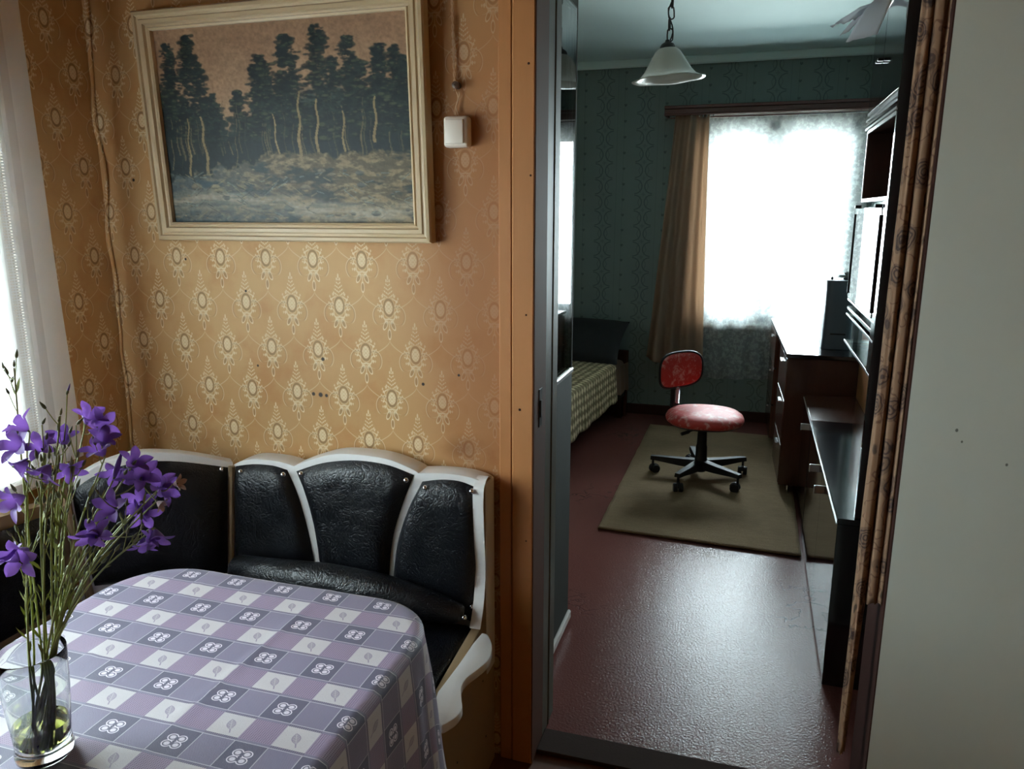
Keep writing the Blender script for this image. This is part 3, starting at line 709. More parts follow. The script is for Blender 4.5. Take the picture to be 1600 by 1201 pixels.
# ------------------------------------------------------------------ vase and bellflowers
VX, VY, VZ = -.910, .708, TZ+.004
vase = thing('flower_vase', 'clear drinking glass holding bellflowers in greenish water on the tablecloth', 'vase', (VX, VY, VZ))
vp = [(.0, .0), (.040, .0), (.0445, .004), (.0455, .012), (.043, .026), (.0445, .045), (.0485, .085), (.0515, .120), (.0530, .150), (.0535, .172), (.0528, .174), (.0518, .172), (.0513, .150), (.0498, .120), (.0468, .085), (.0428, .045), (.0405, .030), (.039, .018), (.030, .014), (0, .013)]
vp = [(r*.82, z*.93) for r, z in vp]
MB().lathe(vp, 48, (VX, VY, VZ)).build('glass', MAT['vase'], vase, True, 60)
MB().lathe([(r*.82, z*.93) for r, z in ((0, .0135), (.030, .0145), (.0385, .0185), (.0402, .030), (.0424, .045), (.0436, .056), (0, .0565))], 48, (VX, VY, VZ)).build('water', MAT['water'], vase, True, 50)
def bell(sz, open_=1.0, n=5):
    """bellflower opening along +z: five pointed lobes on a short tube"""
    vs = []; fs = []; nu, nv = 7, 9
    for l in range(n):
        a0 = 2*PI*l/n; o0 = len(vs)
        for j in range(nv):
            v = j/(nv-1)
            for i in range(nu):
                u = i/(nu-1)*2-1
                if v < .45:
                    w = PI/n; r = .10+.36*(v/.45)**.8; z = .62*(v/.45)
                    rad = r
                else:
                    q = (v-.45)/.55; w = PI/n*(.94*(1-q**1.5)+.0)*(1-.25*math.sin(PI*min(1, q*1.6))*.0)*(.80+.2*(1-q)); rad = .46+.74*q*open_; z = .62+.34*q*(1.6-open_) - .16*open_*q*q
                ang = a0+u*w
                rr = rad*(1-.10*(1-abs(u))*(1 if v > .45 else 0)) + (.05*abs(u) if v > .45 else 0)*0
                zz = z+(.05*u*u if v > .45 else 0)
                vs.append((rr*math.cos(ang)*sz, rr*math.sin(ang)*sz, zz*sz))
        for j in range(nv-1):
            for i in range(nu-1): fs.append((o0+j*nu+i, o0+j*nu+i+1, o0+(j+1)*nu+i+1, o0+(j+1)*nu+i))
    return MB().add(vs, fs)
BELL = {}
def get_bell(o_):
    k = round(o_, 1)
    if k not in BELL:
        ob = bell(1.0, k).build('flower', MAT['petal'], None, True, 180, normals=False); BELL[k] = ob.data; bpy.data.objects.remove(ob)
    return BELL[k]
ob = MB().lathe([(.0, 0), (.16, .12), (.22, .45), (.14, .9), (.03, 1.25), (0, 1.3)], 8).build('bud', MAT['bud'], None, True, 80); BUD = ob.data; bpy.data.objects.remove(ob)
ob = MB().lathe([(.0, 0), (.10, .1), (.16, .5), (.13, 1.0), (.05, 1.5), (0, 1.6)], 10).build('bud', MAT['petal'], None, True, 80); VBUD = ob.data; bpy.data.objects.remove(ob)
ob = MB().add([(0, 0, 0), (.09, 0, .35), (.07, .02, .7), (0, .05, 1.0), (-.07, .02, .7), (-.09, 0, .35)], [(0, 1, 5), (1, 2, 4, 5), (2, 3, 4)]).build('leaf', MAT['stem'], None, True, 180); LEAF = ob.data; bpy.data.objects.remove(ob)
ob = bell(1.0, .6).build('withered', MAT['dead'], None, True, 180, normals=False); DEAD = ob.data; bpy.data.objects.remove(ob)
def orient(d):
    d = Vector(d).normalized(); return d.to_track_quat('Z', 'Y').to_matrix().to_4x4()
def attach(me, name, p, d, s, parent, roll=0):
    o = bpy.data.objects.new(name, me); COL.objects.link(o)
    o.location = p; o.rotation_euler = (orient(d) @ Matrix.Rotation(roll, 4, 'Z')).to_euler(); o.scale = (s, s, s); put(o, parent); return o
CV = _R, _U, -_F                                             # directions as the photo shows them: right, up, towards the viewer
def dirn(r, u, t_): return CV[0]*r+CV[1]*u+CV[2]*t_
# each stem: label, depth offset of its head, [(px, py, facing(right, up, toward), size mm, kind)]
STEMS = [
 ('bellflower stem with a violet star bloom in front of the voile', .00, [(57, 692, (.1, .5, .8), 25, 'f'), (70, 655, (.5, 1, 0), 9, 'b')]),
 ('bellflower stem whose star bloom overlaps the white curtain border', .02, [(95, 676, (.2, .7, .6), 26, 'f'), (108, 604, (.3, 1, 0), 10, 'v')]),
 ('bellflower stem with a wide bloom at the photo\'s left edge, level with the window sill', -.02, [(12, 690, (-.2, .3, .8), 34, 'f'), (20, 655, (-.8, .7, .2), 28, 'f')]),
 ('tallest bellflower stem, carrying only brown buds before the voile', .03, [(22, 565, (0, 1, 0), 9, 'b'), (4, 568, (-.2, 1, 0), 9, 'b'), (20, 590, (.3, 1, .1), 9, 'b')]),
 ('bellflower stem with two blooms stacked against the brown wallpaper', .05, [(145, 640, (.5, .7, .3), 30, 'f'), (168, 660, (.8, .3, .3), 30, 'f')]),
 ('bellflower stem with a cluster of blooms low on the brown wallpaper', .03, [(147, 690, (-.2, .8, .6), 31, 'f'), (165, 676, (.4, .7, .4), 26, 'f')]),
 ('bellflower stem with one tall closed violet bud before the bench top', .04, [(186, 720, (.35, 1, .1), 30, 'v'), (178, 748, (.1, -.6, .7), 29, 'f')]),
 ('bellflower stem with a pink tinged bloom against the white bench edge', .03, [(216, 712, (.5, .6, .3), 28, 'f'), (222, 736, (.4, .5, .7), 28, 'f')]),
 ('bellflower stem reaching farthest right, tipped by a papery white bloom', .05, [(268, 765, (.9, .1, .3), 27, 'f'), (250, 745, (.4, .8, .5), 29, 'f'), (283, 754, (.9, .2, .2), 14, 'd')]),
 ('bellflower stem with an open star bloom against the corner pad', .00, [(165, 790, (-.1, .3, .95), 30, 'f'), (150, 765, (-.4, .8, .2), 9, 'b')]),
 ('bellflower stem with a bundle of blooms before the black corner pad', .05, [(215, 782, (.2, .2, .8), 29, 'f'), (228, 808, (.5, -.3, .6), 26, 'f'), (212, 800, (-.4, -.3, .6), 20, 'f')]),
 ('bellflower stem with one shrivelled pink bud pointing right', .04, [(255, 790, (.8, -.45, .2), 13, 'd'), (205, 752, (.2, -.7, .4), 24, 'f')]),
 ('bellflower stem with a nodding bloom beside the slanting bench post', -.03, [(141, 850, (.15, -.8, .5), 31, 'f'), (147, 826, (.2, .6, .6), 25, 'f')]),
 ('lowest bellflower stem on the right, with two nodding blooms', .02, [(247, 852, (.35, -.8, .4), 28, 'f'), (222, 862, (.1, -.8, .4), 24, 'f'), (240, 836, (.6, .5, .1), 17, 'f')]),
 ('bellflower stem with a violet bloom at the photo\'s left edge, lowest of all', -.05, [(20, 880, (0, -.4, .9), 38, 'f'), (8, 862, (-.4, .6, .5), 26, 'f')]),
 ('bellflower stem whose bell turns left below the window sill', -.04, [(5, 790, (-.4, -.3, .8), 34, 'f'), (20, 738, (-.5, -.5, .4), 25, 'f')]),
 ('bellflower stem with a plum coloured bell over the bundle of stems', -.03, [(60, 750, (-.3, -.75, .5), 28, 'f'), (36, 720, (.8, .4, .2), 20, 'v')]),
 ('bellflower stem with a dark bell beside the white board of the bench', .01, [(112, 742, (.5, -.6, .5), 25, 'f'), (92, 712, (.1, 1, .1), 12, 'b')]),
 ('bellflower stem of thin green buds over the white curtain border', .00, [(96, 640, (.2, 1, 0), 9, 'b'), (88, 700, (-.3, 1, .1), 10, 'b'), (76, 722, (.2, 1, 0), 10, 'b'), (110, 690, (.5, 1, 0), 9, 'b')]),
 ('bellflower stem of olive buds in the middle of the bunch', -.01, [(64, 712, (-.1, 1, 0), 10, 'b'), (50, 728, (-.4, 1, .2), 10, 'b'), (82, 735, (.3, 1, .2), 10, 'b'), (40, 752, (-.5, .8, 0), 10, 'b')]),
 ('bellflower stem of brown buds against the brown wallpaper', .02, [(122, 706, (.3, 1, 0), 10, 'b'), (133, 720, (.5, 1, 0), 10, 'b'), (112, 668, (.4, 1, 0), 10, 'b'), (128, 655, (.7, .7, 0), 12, 'b')]),
 ('bare green bellflower stem arching right below the blooms', .03, [(190, 815, (.8, .5, 0), 10, 'b'), (236, 826, (.7, .5, 0), 10, 'b'), (178, 838, (.6, .6, 0), 10, 'b')]),
]
rnd = random.Random(3)
for si, (lab, dy, heads) in enumerate(STEMS):
    a = si*2.4; rb = .010+.012*((si*7) % 5)/5
    foot = Vector((VX+rb*math.cos(a), VY+rb*math.sin(a), VZ+.016+.004*rnd.random()))
    tg = [onp(h[0], h[1], 1, VY+.02+dy*1.1) for h in heads]
    root = thing('bellflower_stem', lab, 'flower', foot, 'bellflowers in the drinking glass')
    main = tg[0]; hd = (Vector((main.x, main.y, 0))-Vector((VX, VY, 0))); ln = max(hd.length, 1e-4)
    rim = Vector((VX, VY, VZ+.164))+hd*(min(.033, ln*.45)/ln)
    end = main-dirn(*heads[0][2]).normalized()*(heads[0][3]*.0009)
    mid = rim.lerp(end, .5)+Vector((0, 0, .018))-hd*.04
    path = smooth_poly([foot, foot.lerp(rim, .5)+Vector((0, 0, 0)), rim, mid, end], 7)
    mb = MB().tube(path, [.0020-.0010*i/(len(path)-1) for i in range(len(path))], 6)
    anchors = [end]
    for h, p in zip(heads[1:], tg[1:]):
        e = p-dirn(*h[2]).normalized()*(h[3]*.0009)
        j = min(range(len(path)*2//5, len(path)), key=lambda k: (path[k]-e).length+max(0, path[k].z-e.z+.01)*3)
        q = path[j]; mb.tube(smooth_poly([q, q.lerp(e, .5)+Vector((0, 0, -.004)), e], 4), .0008, 5)
    mb.build('stem', MAT['stem'], root, True, 180)
    for h, p in zip(heads, tg):
        dv = dirn(*h[2]).normalized(); s = h[3]*.00080*(1.2 if h[4] in 'bd' else 1); e = p-dv*(h[3]*.0008)
        if h[4] == 'f':
            attach(get_bell(rnd.choice((.8, .9, 1.0))), 'flower', e, dv, s, root, rnd.random()*6); attach(BUD, 'calyx', e-dv*.003, dv, .0075, root)
        elif h[4] == 'v': attach(VBUD, 'bud', e, dv, s, root); attach(BUD, 'calyx', e-dv*.003, dv, .0075, root)
        elif h[4] == 'd': attach(DEAD, 'withered_flower', e, dv, s, root); attach(BUD, 'calyx', e-dv*.003, dv, .008, root)
        else: attach(BUD, 'bud', e, dv, s*.9, root)
    for k in range(7):
        j = rnd.randrange(len(path)//2, len(path)-2); q = path[j]
        dv = (path[j+1]-path[j]).normalized()+Vector((rnd.uniform(-.7, .7), rnd.uniform(-.7, .7), rnd.uniform(-.1, .4)))
        attach(LEAF, 'leaf', q, dv, rnd.uniform(.012, .028), root, rnd.random()*6)
    for k in range(6):
        j = rnd.randrange(len(path)*3//5, len(path)-1); q = path[j]
        dv = (path[j]-path[j-1]).normalized()+Vector((rnd.uniform(-.6, .6), rnd.uniform(-.6, .6), rnd.uniform(0, .5))); dv.normalize()
        MB().tube([q, q+dv*.012, q+dv*.026+Vector((0, 0, .003))], .0006, 5).build('sprig', MAT['stem'], root); attach(BUD, 'bud', q+dv*.025+Vector((0, 0, .003)), dv, rnd.uniform(.007, .011), root)
# ------------------------------------------------------------------ picture, switch, flex
pic = thing('framed_picture', 'framed print of a pine forest clearing above the bench', 'picture', (-1.16, YW, 1.42))
PX0, PX1, PZ0, PZ1 = -1.568, -.754, 1.424, 2.003; fw = .048
tilt = Matrix.Translation((0, YW, PZ0)) @ Matrix.Rotation(math.radians(2.2), 4, 'X') @ Matrix.Translation((0, -YW, -PZ0))
def rail(p0, p1, inx, inz):
    """moulded picture-frame rail mitred at both ends; section steps towards the wall"""
    sec = [(0, 0), (0, -.026), (.004, -.031), (.012, -.032), (.015, -.027), (.021, -.026), (.024, -.030), (.033, -.030), (.036, -.022), (.041, -.021), (.043, -.025), (fw, -.022), (fw, -.004), (fw, 0)]
    p0 = Vector(p0); p1 = Vector(p1); vs = []; fs = []; d = (p1-p0).normalized(); inn = Vector((inx, 0, inz)); m = len(sec)
    for (e, sg) in ((p0, 1), (p1, -1)):
        for w, dpt in sec: vs.append(e+inn*w+d*(sg*w)+Vector((0, dpt-.002, 0)))
    for k in range(m): fs.append((k, (k+1) % m, m+(k+1) % m, m+k))
    fs.append(tuple(range(m))); fs.append(tuple(range(m, 2*m))[::-1])
    mb = MB().add([tilt @ v for v in vs], fs); return mb
for a, b, i, k in (((PX0, YW, PZ0), (PX1, YW, PZ0), 0, 1), ((PX0, YW, PZ1), (PX1, YW, PZ1), 0, -1), ((PX0, YW, PZ0), (PX0, YW, PZ1), 1, 0), ((PX1, YW, PZ0), (PX1, YW, PZ1), -1, 0)):
    rail(a, b, i, k).build('frame_rail', MAT['frame'], pic, True, 35)
def forest():
    Wd, Ht = 380, 274; rs = np.random.RandomState(5)
    yy, xx = np.mgrid[0:Ht, 0:Wd].astype(float); v = 1-yy/(Ht-1); u = xx/(Wd-1)   # row 0 = top
    def fbm(sx, sy, o=5, sd=0):
        r = np.random.RandomState(sd); out = np.zeros((Ht, Wd)); amp = 1; tot = 0
        for k in range(o):
            gx, gy = int(sx*2**k)+2, int(sy*2**k)+2; g = r.rand(gy+1, gx+1)
            X = u*(gx-1); Y = (1-v)*(gy-1); xi = X.astype(int); yi = Y.astype(int); fx = X-xi; fy = Y-yi; fx = fx*fx*(3-2*fx); fy = fy*fy*(3-2*fy)
            out += amp*((g[yi, xi]*(1-fx)+g[yi, xi+1]*fx)*(1-fy)+(g[yi+1, xi]*(1-fx)+g[yi+1, xi+1]*fx)*fy); tot += amp; amp *= .6
        return out/tot
    c = lambda *a: np.array(srgb(*a))
    img = np.zeros((Ht, Wd, 3)); n1 = fbm(4, 3, 6, 1); n2 = fbm(26, 20, 4, 2)
    img[:] = c(146, 112, 86); img += (c(176, 142, 110)-c(146, 112, 86))*np.clip(n1*1.6-.4+.6*(1-v), 0, 1)[..., None]
    def blend(mask, col, a=1.0):
        m = (np.clip(mask, 0, 1)*a)[..., None]; img[:] = img*(1-m)+col*m
    tones = [c(24, 38, 40), c(34, 48, 46), c(20, 32, 36), c(44, 56, 48)]
    # wooded ridge in the haze, then the wall of the wood
    prof = .56+.16*np.clip(np.abs(u[0]-.30)*3.2, 0, 1)+.10*(fbm(9, 1, 5, 3)[0]-.5)
    blend((prof[None]-.02-v+(n2-.5)*.16)*16, c(66, 76, 70)); blend((prof[None]-.10-v+(n2-.5)*.14)*18, c(22, 36, 40), .93)
    # leafy crowns: clumps of dabs in dark, mid and light tones, lit from the upper right
    def tree(cx, base, tp, w, k):
        for i in range(150):
            t = rs.rand()**.8; y = base+(tp-base)*t; half = w*(1-.80*t)*(.55+.45*abs(math.sin(t*17+k))); x = cx+rs.normal()*half*.62
            r = .008+.016*rs.rand()*(1-.5*t); d = np.sqrt(((u-x)/r)**2+((v-y)/(r*.62))**2)+(n2-.5)*1.6
            blend((1.15-d)*2.2, tones[(i+k) % 3], .85)
            if i % 3 == 0: blend((.75-np.sqrt(((u-x-.004)/r)**2+((v-y-.004)/(r*.5))**2)-(n2-.5)*1.8)*2.2, c(88, 92, 68), .55)
    def trunk(cx, b, tp, w, col, lean=0, a=.85):
        m = (v > b)&(v < tp)&(np.abs(u-cx-lean*(v-b)-.004*np.sin(v*40)) < w*(1.15-.5*(v-b)/(tp-b))); blend(m.astype(float), col, a)
    for k in range(22):
        cx = rs.rand()
        if .20 < cx < .38 and rs.rand() < .85: continue
        tree(cx, .42, .62+.24*rs.rand(), .05+.02*rs.rand(), k)
    for k in range(46): trunk(rs.rand(), .28+.10*rs.rand(), .50+.16*rs.rand(), .0014+.0016*rs.rand(), c(*[(84, 78, 60), (52, 56, 50), (112, 100, 74)][k % 3]), rs.uniform(-.08, .08), .7)
    for k, (cx, b, tp, w) in enumerate(((.05, .45, .93, .075), (.14, .56, .96, .07), (.43, .48, .84, .07), (.54, .50, .93, .085), (.66, .46, .97, .10), (.77, .50, .90, .08), (.89, .46, .86, .07), (.97, .45, .80, .06), (.23, .40, .62, .05))): tree(cx, b, tp, w, k); tree(cx, b, tp, w, k+1)
    for cx, b, tp, w in ((.565, .33, .66, .0055), (.635, .35, .62, .005), (.48, .33, .56, .0035), (.18, .22, .56, .006), (.10, .25, .55, .004), (.86, .40, .62, .005), (.74, .36, .56, .004)): trunk(cx, b, tp, w, c(150, 128, 90), rs.uniform(-.06, .06))
    # clearing: bank, grass, stones, a pale track of water
    gl = .37+.06*(fbm(6, 1, 4, 8)[0]-.5)-.13*np.clip((.50-u[0])*2.4, 0, 1)
    g = np.clip((gl[None]-v)*40+(n2-.5)*5, 0, 1)
    gn = fbm(34, 60, 5, 9); dk = fbm(7, 16, 6, 10)
    blend(g, c(92, 84, 66)); blend(g*np.clip((gn-.46)*6, 0, 1), c(150, 130, 98), .75); blend(g*np.clip((dk-.50)*9, 0, 1), c(34, 48, 50), .85)
    blend(g*np.clip((.62-u-v*.3)*2.0, 0, 1), c(70, 96, 106), .55)
    wv = .09+.04*np.sin(u*5+.5); wat = np.clip(1-np.abs(v-wv)/.065, 0, 1)*np.clip(fbm(6, 40, 4, 11)*2.4-.7, 0, 1); blend(wat*1.5, c(170, 160, 140), .75)
    for k in range(70):
        cx, cy, r = rs.rand(), .02+.26*rs.rand(), .006+.02*rs.rand()**2
        d = np.sqrt(((u-cx)/r)**2+((v-cy)/(r*.7))**2)+(n2-.5)*.9; m = np.clip((1-d)*4, 0, 1)
        blend(m, c(*[(132, 120, 98), (92, 96, 88), (156, 144, 116)][k % 3]), .75); blend(m*np.clip((cy-v)/r*1.8+.1, 0, 1), c(36, 48, 50), .8)
    for k in range(150):
        cx, cy, l, sl = rs.rand(), .02+.24*rs.rand(), .015+.04*rs.rand(), rs.uniform(-1.2, 1.2); m = (np.abs((v-cy)-sl*(u-cx)) < .0022)&(np.abs(u-cx) < l*.5); blend(m.astype(float), c(*[(128, 138, 130), (30, 44, 46), (150, 136, 104)][k % 3]), .6)
    img *= (.62+.7*fbm(90, 70, 3, 12))[..., None]
    x0, x1, z0, z1 = PX0+fw-.002, PX1-fw+.002, PZ0+fw-.002, PZ1-fw+.002
    X = x0+(x1-x0)*u; Z = z0+(z1-z0)*v
    vs = [tilt @ Vector((X[j, i], YW-.012, Z[j, i])) for j in range(Ht) for i in range(Wd)]
    fs = [(j*Wd+i, j*Wd+i+1, (j+1)*Wd+i+1, (j+1)*Wd+i) for j in range(Ht-1) for i in range(Wd-1)]
    o = MB().add(vs, fs).build('print', MAT['paintprint'], pic, normals=False)
    at = o.data.color_attributes.new('paint', 'FLOAT_COLOR', 'POINT')
    at.data.foreach_set('color', np.concatenate([np.clip(img, 0, 1), np.ones((Ht, Wd, 1))], 2).astype(np.float32).ravel())
forest()
MB().box(PX0+.03, PX1-.03, YW-.010, YW-.006, PZ0+.03, PZ1-.03, M=tilt).build('backing_board', MAT['beige'], pic)
sw = thing('light_switch', 'cream rounded light switch on the ochre wallpaper', 'switch', (-.695, YW, 1.685))
a = P(694, 182, YW-.02); b_ = P(735, 230, YW-.02)
MB().box(a.x, b_.x-.002, YW-.030, YW, b_.z, a.z, b=.009, seg=4).build('housing', MAT['whitepl'], sw, True, 50)
MB().box(a.x+.006, b_.x-.012, YW-.0355, YW-.026, b_.z+.008, a.z-.008, b=.003, seg=2, M=Matrix.Translation((0, YW-.03, 0)) @ Matrix.Rotation(math.radians(3), 4, 'Z') @ Matrix.Translation((0, -YW+.03, 0)) if False else None).build('rocker', MAT['whitepl'], sw, True, 50)
ins = P(713, 133, YW-.012); insu = thing('insulator', 'small brown ceramic cable insulator above the light switch', 'insulator', (ins.x, YW, ins.z))
MB().lathe([(0, 0), (.008, 0), (.0085, .006), (.005, .009), (.005, .014), (.0085, .017), (.008, .021), (.003, .022), (.003, .019), (0, .019)], 20, (ins.x, YW, ins.z), Matrix.Rotation(PI/2, 4, 'X')).build('body', MAT['ceramic'], insu, True, 40)
fl = thing('cotton_flex', 'twisted pale flex running down to the light switch', 'cable', (ins.x, YW, ins.z+.01))
for ph in (0, PI):
    pts = []
    za = 2.30; zb = ins.z-.012
    for i in range(161):
        s = i/160; z = za+(zb-za)*s; x = -.706+.010*s
        pts.append((x+.0018*math.cos(s*95+ph), YW-.008+.0018*math.sin(s*95+ph), z))
    MB().tube(pts, .0014, 6).build('strand', MAT['wire'], fl, True)
    pts = [(ins.x+(.002 if ph else -.001)+.004*math.sin(i*.5+ph*.3), YW-.009, ins.z-.014-(ins.z-.014-a.z)*i/12) for i in range(13)]
    MB().tube(pts, .0013, 6).build('strand', MAT['wire'], fl, True)
# ------------------------------------------------------------------ voile at the kitchen window
def voile(u, v):
    y = 1.535-u*1.50; z = 2.36-v*1.50; w = min(1, (1.535-y)/.12)
    return Vector((XL+.085+.014*math.sin(y*34+.6*math.sin(z*2))*w+.006*mnoise.noise(Vector((y*5, z*2, 0))), y+.010*math.sin(z*2.3)*(1-u), z))
cu = MB().grid(voile, 140, 40).build('voile_curtain', MAT['tullen'], None, True, 180)
tag(cu, 'white voile curtain with a drawn thread border at the kitchen window', 'curtain')
tag(MB().tube([(XL+.085, .0, 2.365), (XL+.085, 1.66, 2.365)], .009, 10).build('curtain_rod', MAT['white'], None, True), 'white rod carrying the kitchen voile curtain', 'rod')
# ------------------------------------------------------------------ floral curtain gathered in the doorway
def fcurt(front):
    # plan outline of the gathered bundle: (x, y) folds
    if front: plan = [(.288, 1.850), (.281, 1.838), (.284, 1.826), (.295, 1.822), (.303, 1.832), (.309, 1.842)]; z0 = .19
    else: plan = [(.302, 1.846), (.309, 1.826), (.320, 1.822), (.328, 1.834), (.334, 1.822), (.339, 1.832), (.340, 1.87), (.325, 1.885)]; z0 = .60
    pl = resample(smooth_poly([Vector((*p, 0)) for p in plan], 8), 48); cum = [0]
    for p, q in zip(pl, pl[1:]): cum.append(cum[-1]+(q-p).length)
    nv = 70; vs = []; uv = []; fs = []; cx = sum(p.x for p in pl)/48
    for j in range(nv):
        z = 2.2-(2.2-z0)*j/(nv-1)
        for i, p in enumerate(pl):
            s = j/(nv-1); k = .003*mnoise.noise(Vector((i*.2, z*3, 1 if front else 5)))
            sq_ = 1-.35*max(0, s-.8)/.2*(1 if front else 0)
            x = cx+(p.x-cx)*sq_+k+(.008*(z-1.5) if front else .004*(z-1.5)); vs.append((min(x+.007, .3445), p.y+k, z+(.004*math.sin(i*.7) if j == nv-1 else 0))); uv.append((cum[i]*1.6+(0 if front else .7), z))
    for j in range(nv-1):
        for i in range(47): fs.append((j*48+i, j*48+i+1, (j+1)*48+i+1, (j+1)*48+i))
    return MB().add(vs, fs), uv
fc = thing('door_curtain', 'beige rose patterned curtain gathered at the right of the doorway', 'curtain', (.31, 1.84, 2.2))
for f_ in (True, False):
    mb, uv = fcurt(f_); solid(mb.build('front_fold' if f_ else 'back_fold', MAT['floral'], fc, True, 180, uv=uv), .0015, 0)
MB().tube([(DX0, 1.85, 2.205), (DX1, 1.85, 2.205)], .008, 10).build('curtain_wire', MAT['iron'], fc, True)
# ------------------------------------------------------------------ far room: window dressing
def tulle(u, v):
    x = -.345+u*1.035; z = 2.115-v*1.785; w = .4+.6*v
    return Vector((x, YB-.085+.020*w*math.sin(x*44+.7*math.sin(z*1.5))+.010*mnoise.noise(Vector((x*6, z*2, 0))), z+.008*math.sin(x*9)*v))
tag(MB().grid(tulle, 220, 40).build('tulle_curtain', MAT['tullef'], None, True, 180), 'flowered white tulle hanging before the bright far window', 'curtain')
def drape(u, v):
    z = 2.135-v*1.80; s = v
    xl = -.560-.135*s**1.15-.01*math.sin(s*3); xr = -.335+.035*math.sin(s*2.6)*.3+.042*s**2
    x = xl+(xr-xl)*u; z2 = z+(.13*(1-u)**1.3)*v**6
    f = math.sin(u*PI*7+1.2*math.sin(s*2.2)+.5); d = .030*f*(.45+.55*s)+.012*math.sin(u*PI*3+s*4)
    return Vector((x, YB-.150+d, z2))
dr = solid(MB().grid(drape, 90, 50).build('drape', MAT['ccurt'], None, True, 180), .002, 0)
tag(dr, 'long beige curtain gathered left of the far window', 'curtain')
mb = MB()
for i in range(5): mb.add([(0, 0, 0)], []) if False else mb.tube([(-.40+.022*i, YB-.150, 2.118), (-.397+.022*i, YB-.155, 2.140)], .0035, 6)
mb.build('curtain_clip', MAT['chrome'], dr)['kind'] = 'stuff'
pel = thing('curtain_pelmet', 'red brown wooden pelmet above the far window', 'pelmet', (.05, YB-.09, 2.15))
pm = MB()
pv = [(0, .0), (.165, .0), (.165, .012), (.150, .020), (.150, .040), (.160, .048), (.160, .064), (0, .064)]
for zz0, zz1, d in ((2.128, 2.140, .166), (2.140, 2.172, .152), (2.172, 2.192, .166)): pm.box(-.632, .70, YB-d-.02, YB-d, zz0, zz1, b=.003)
pm.build('face_board', MAT['pelmet'], pel)
MB().box(-.632, .70, YB-.152, YB, 2.150, 2.166, b=.002).build('top_board', MAT['pelmet'], pel)
MB().box(-.632, -.617, YB-.16, YB, 2.130, 2.150, b=.002).build('end_board', MAT['pelmet'], pel)
MB().tube([(-.60, YB-.085, 2.122), (.69, YB-.085, 2.122)], .005, 8).tube([(-.60, YB-.150+.02, 2.138), (.69, YB-.13, 2.138)], .005, 8).build('rail', MAT['chrome'], pel)
# pendant lamp
lx_, ly_ = -.357, 3.2
lamp = thing('pendant_lamp', 'frosted glass bell shaped pendant lamp on a black chain', 'lamp', (lx_, ly_, 2.0))
Mt = Matrix.Rotation(math.radians(-3.5), 4, 'Y') @ Matrix.Rotation(math.radians(2), 4, 'X')
sh = [(.026, .112), (.034, .110), (.046, .100), (.060, .080), (.074, .056), (.090, .030), (.106, .012), (.124, .003), (.139, .0), (.1395, -.004), (.124, -.001), (.105, .007), (.088, .026), (.072, .052), (.057, .077), (.044, .096), (.032, .105), (.026, .107)]
MB().lathe(sh, 64, (lx_, ly_, 2.0), Mt, lambda r, z, th, i: (r*(1+.012*math.cos(th*6)*(r/.139)**3), z+.0015*math.cos(th*6)*(r/.139)**4), True).build('shade', MAT['frost'], lamp, True, 180)
MB().lathe([(0, .142), (.007, .141), (.010, .133), (.022, .127), (.028, .119), (.030, .108), (.027, .106), (0, .106)], 28, (lx_, ly_, 2.0), Mt).build('cap', MAT['iron'], lamp, True, 50)
MB().lathe([(0, .105), (.015, .105), (.016, .07), (.02, .06), (.024, .045), (.018, .03), (0, .024)], 20, (lx_, ly_, 2.0), Mt).build('bulb', MAT['white'], lamp, True, 60)
def link(n=16, L=.046, w=.011, r=.0028):
    pts = []
    for k in range(n+1):
        a = 2*PI*k/n; pts.append((w*math.cos(a), 0, (L/2-w)*(1 if math.sin(a) > .001 else -1 if math.sin(a) < -.001 else 0)+w*math.sin(a)))
    return MB().tube(pts, r, 6, False)
lm = None; z = 2.155; k = 0
while z < 2.53:
    if lm is None: o = link().build('chain_link', MAT['iron'], None, True, 180); lm = o.data
    else: o = bpy.data.objects.new('chain_link', lm); COL.objects.link(o)
    o.location = (lx_+(-.004*math.sin(k*1.7)), ly_, z+.003); o.rotation_euler = (0, .12*math.sin(k*2.1), .35+(PI/2)*(k % 2)); put(o, lamp); z += .0395; k += 1
cp_ = [(lx_+.010*math.sin(i*.6), ly_+.008*math.cos(i*.6), 2.14+.39*i/30) for i in range(31)]
MB().tube(cp_, .0028, 6).build('cord', MAT['iron'], lamp, True)
MB().lathe([(0, 0), (.05, 0), (.048, -.02), (.02, -.035), (0, -.036)], 24, (lx_, ly_, ZC2)).build('ceiling_rose', MAT['iron'], lamp, True, 40)
# rug
def rugf(u, v):
    a = Vector((-.628, 3.432, 0)); b_ = Vector((.292, 3.388, 0)); c_ = Vector((.292, 5.30, 0)); d_ = Vector((-.622, 5.36, 0))
    p = a.lerp(b_, u).lerp(d_.lerp(c_, u), v); p.z = .008+.0016*mnoise.noise(Vector((p.x*5, p.y*5, 0))); p.x += .003*mnoise.noise(Vector((p.y*9, u, 0))); p.y += .003*mnoise.noise(Vector((p.x*9, v, 3))); return p
rg = solid(MB().grid(rugf, 50, 90).build('rug', MAT['rug'], None, True, 180), .007, -1); tag(rg, 'coarse brown wool rug under the red office chair', 'rug')
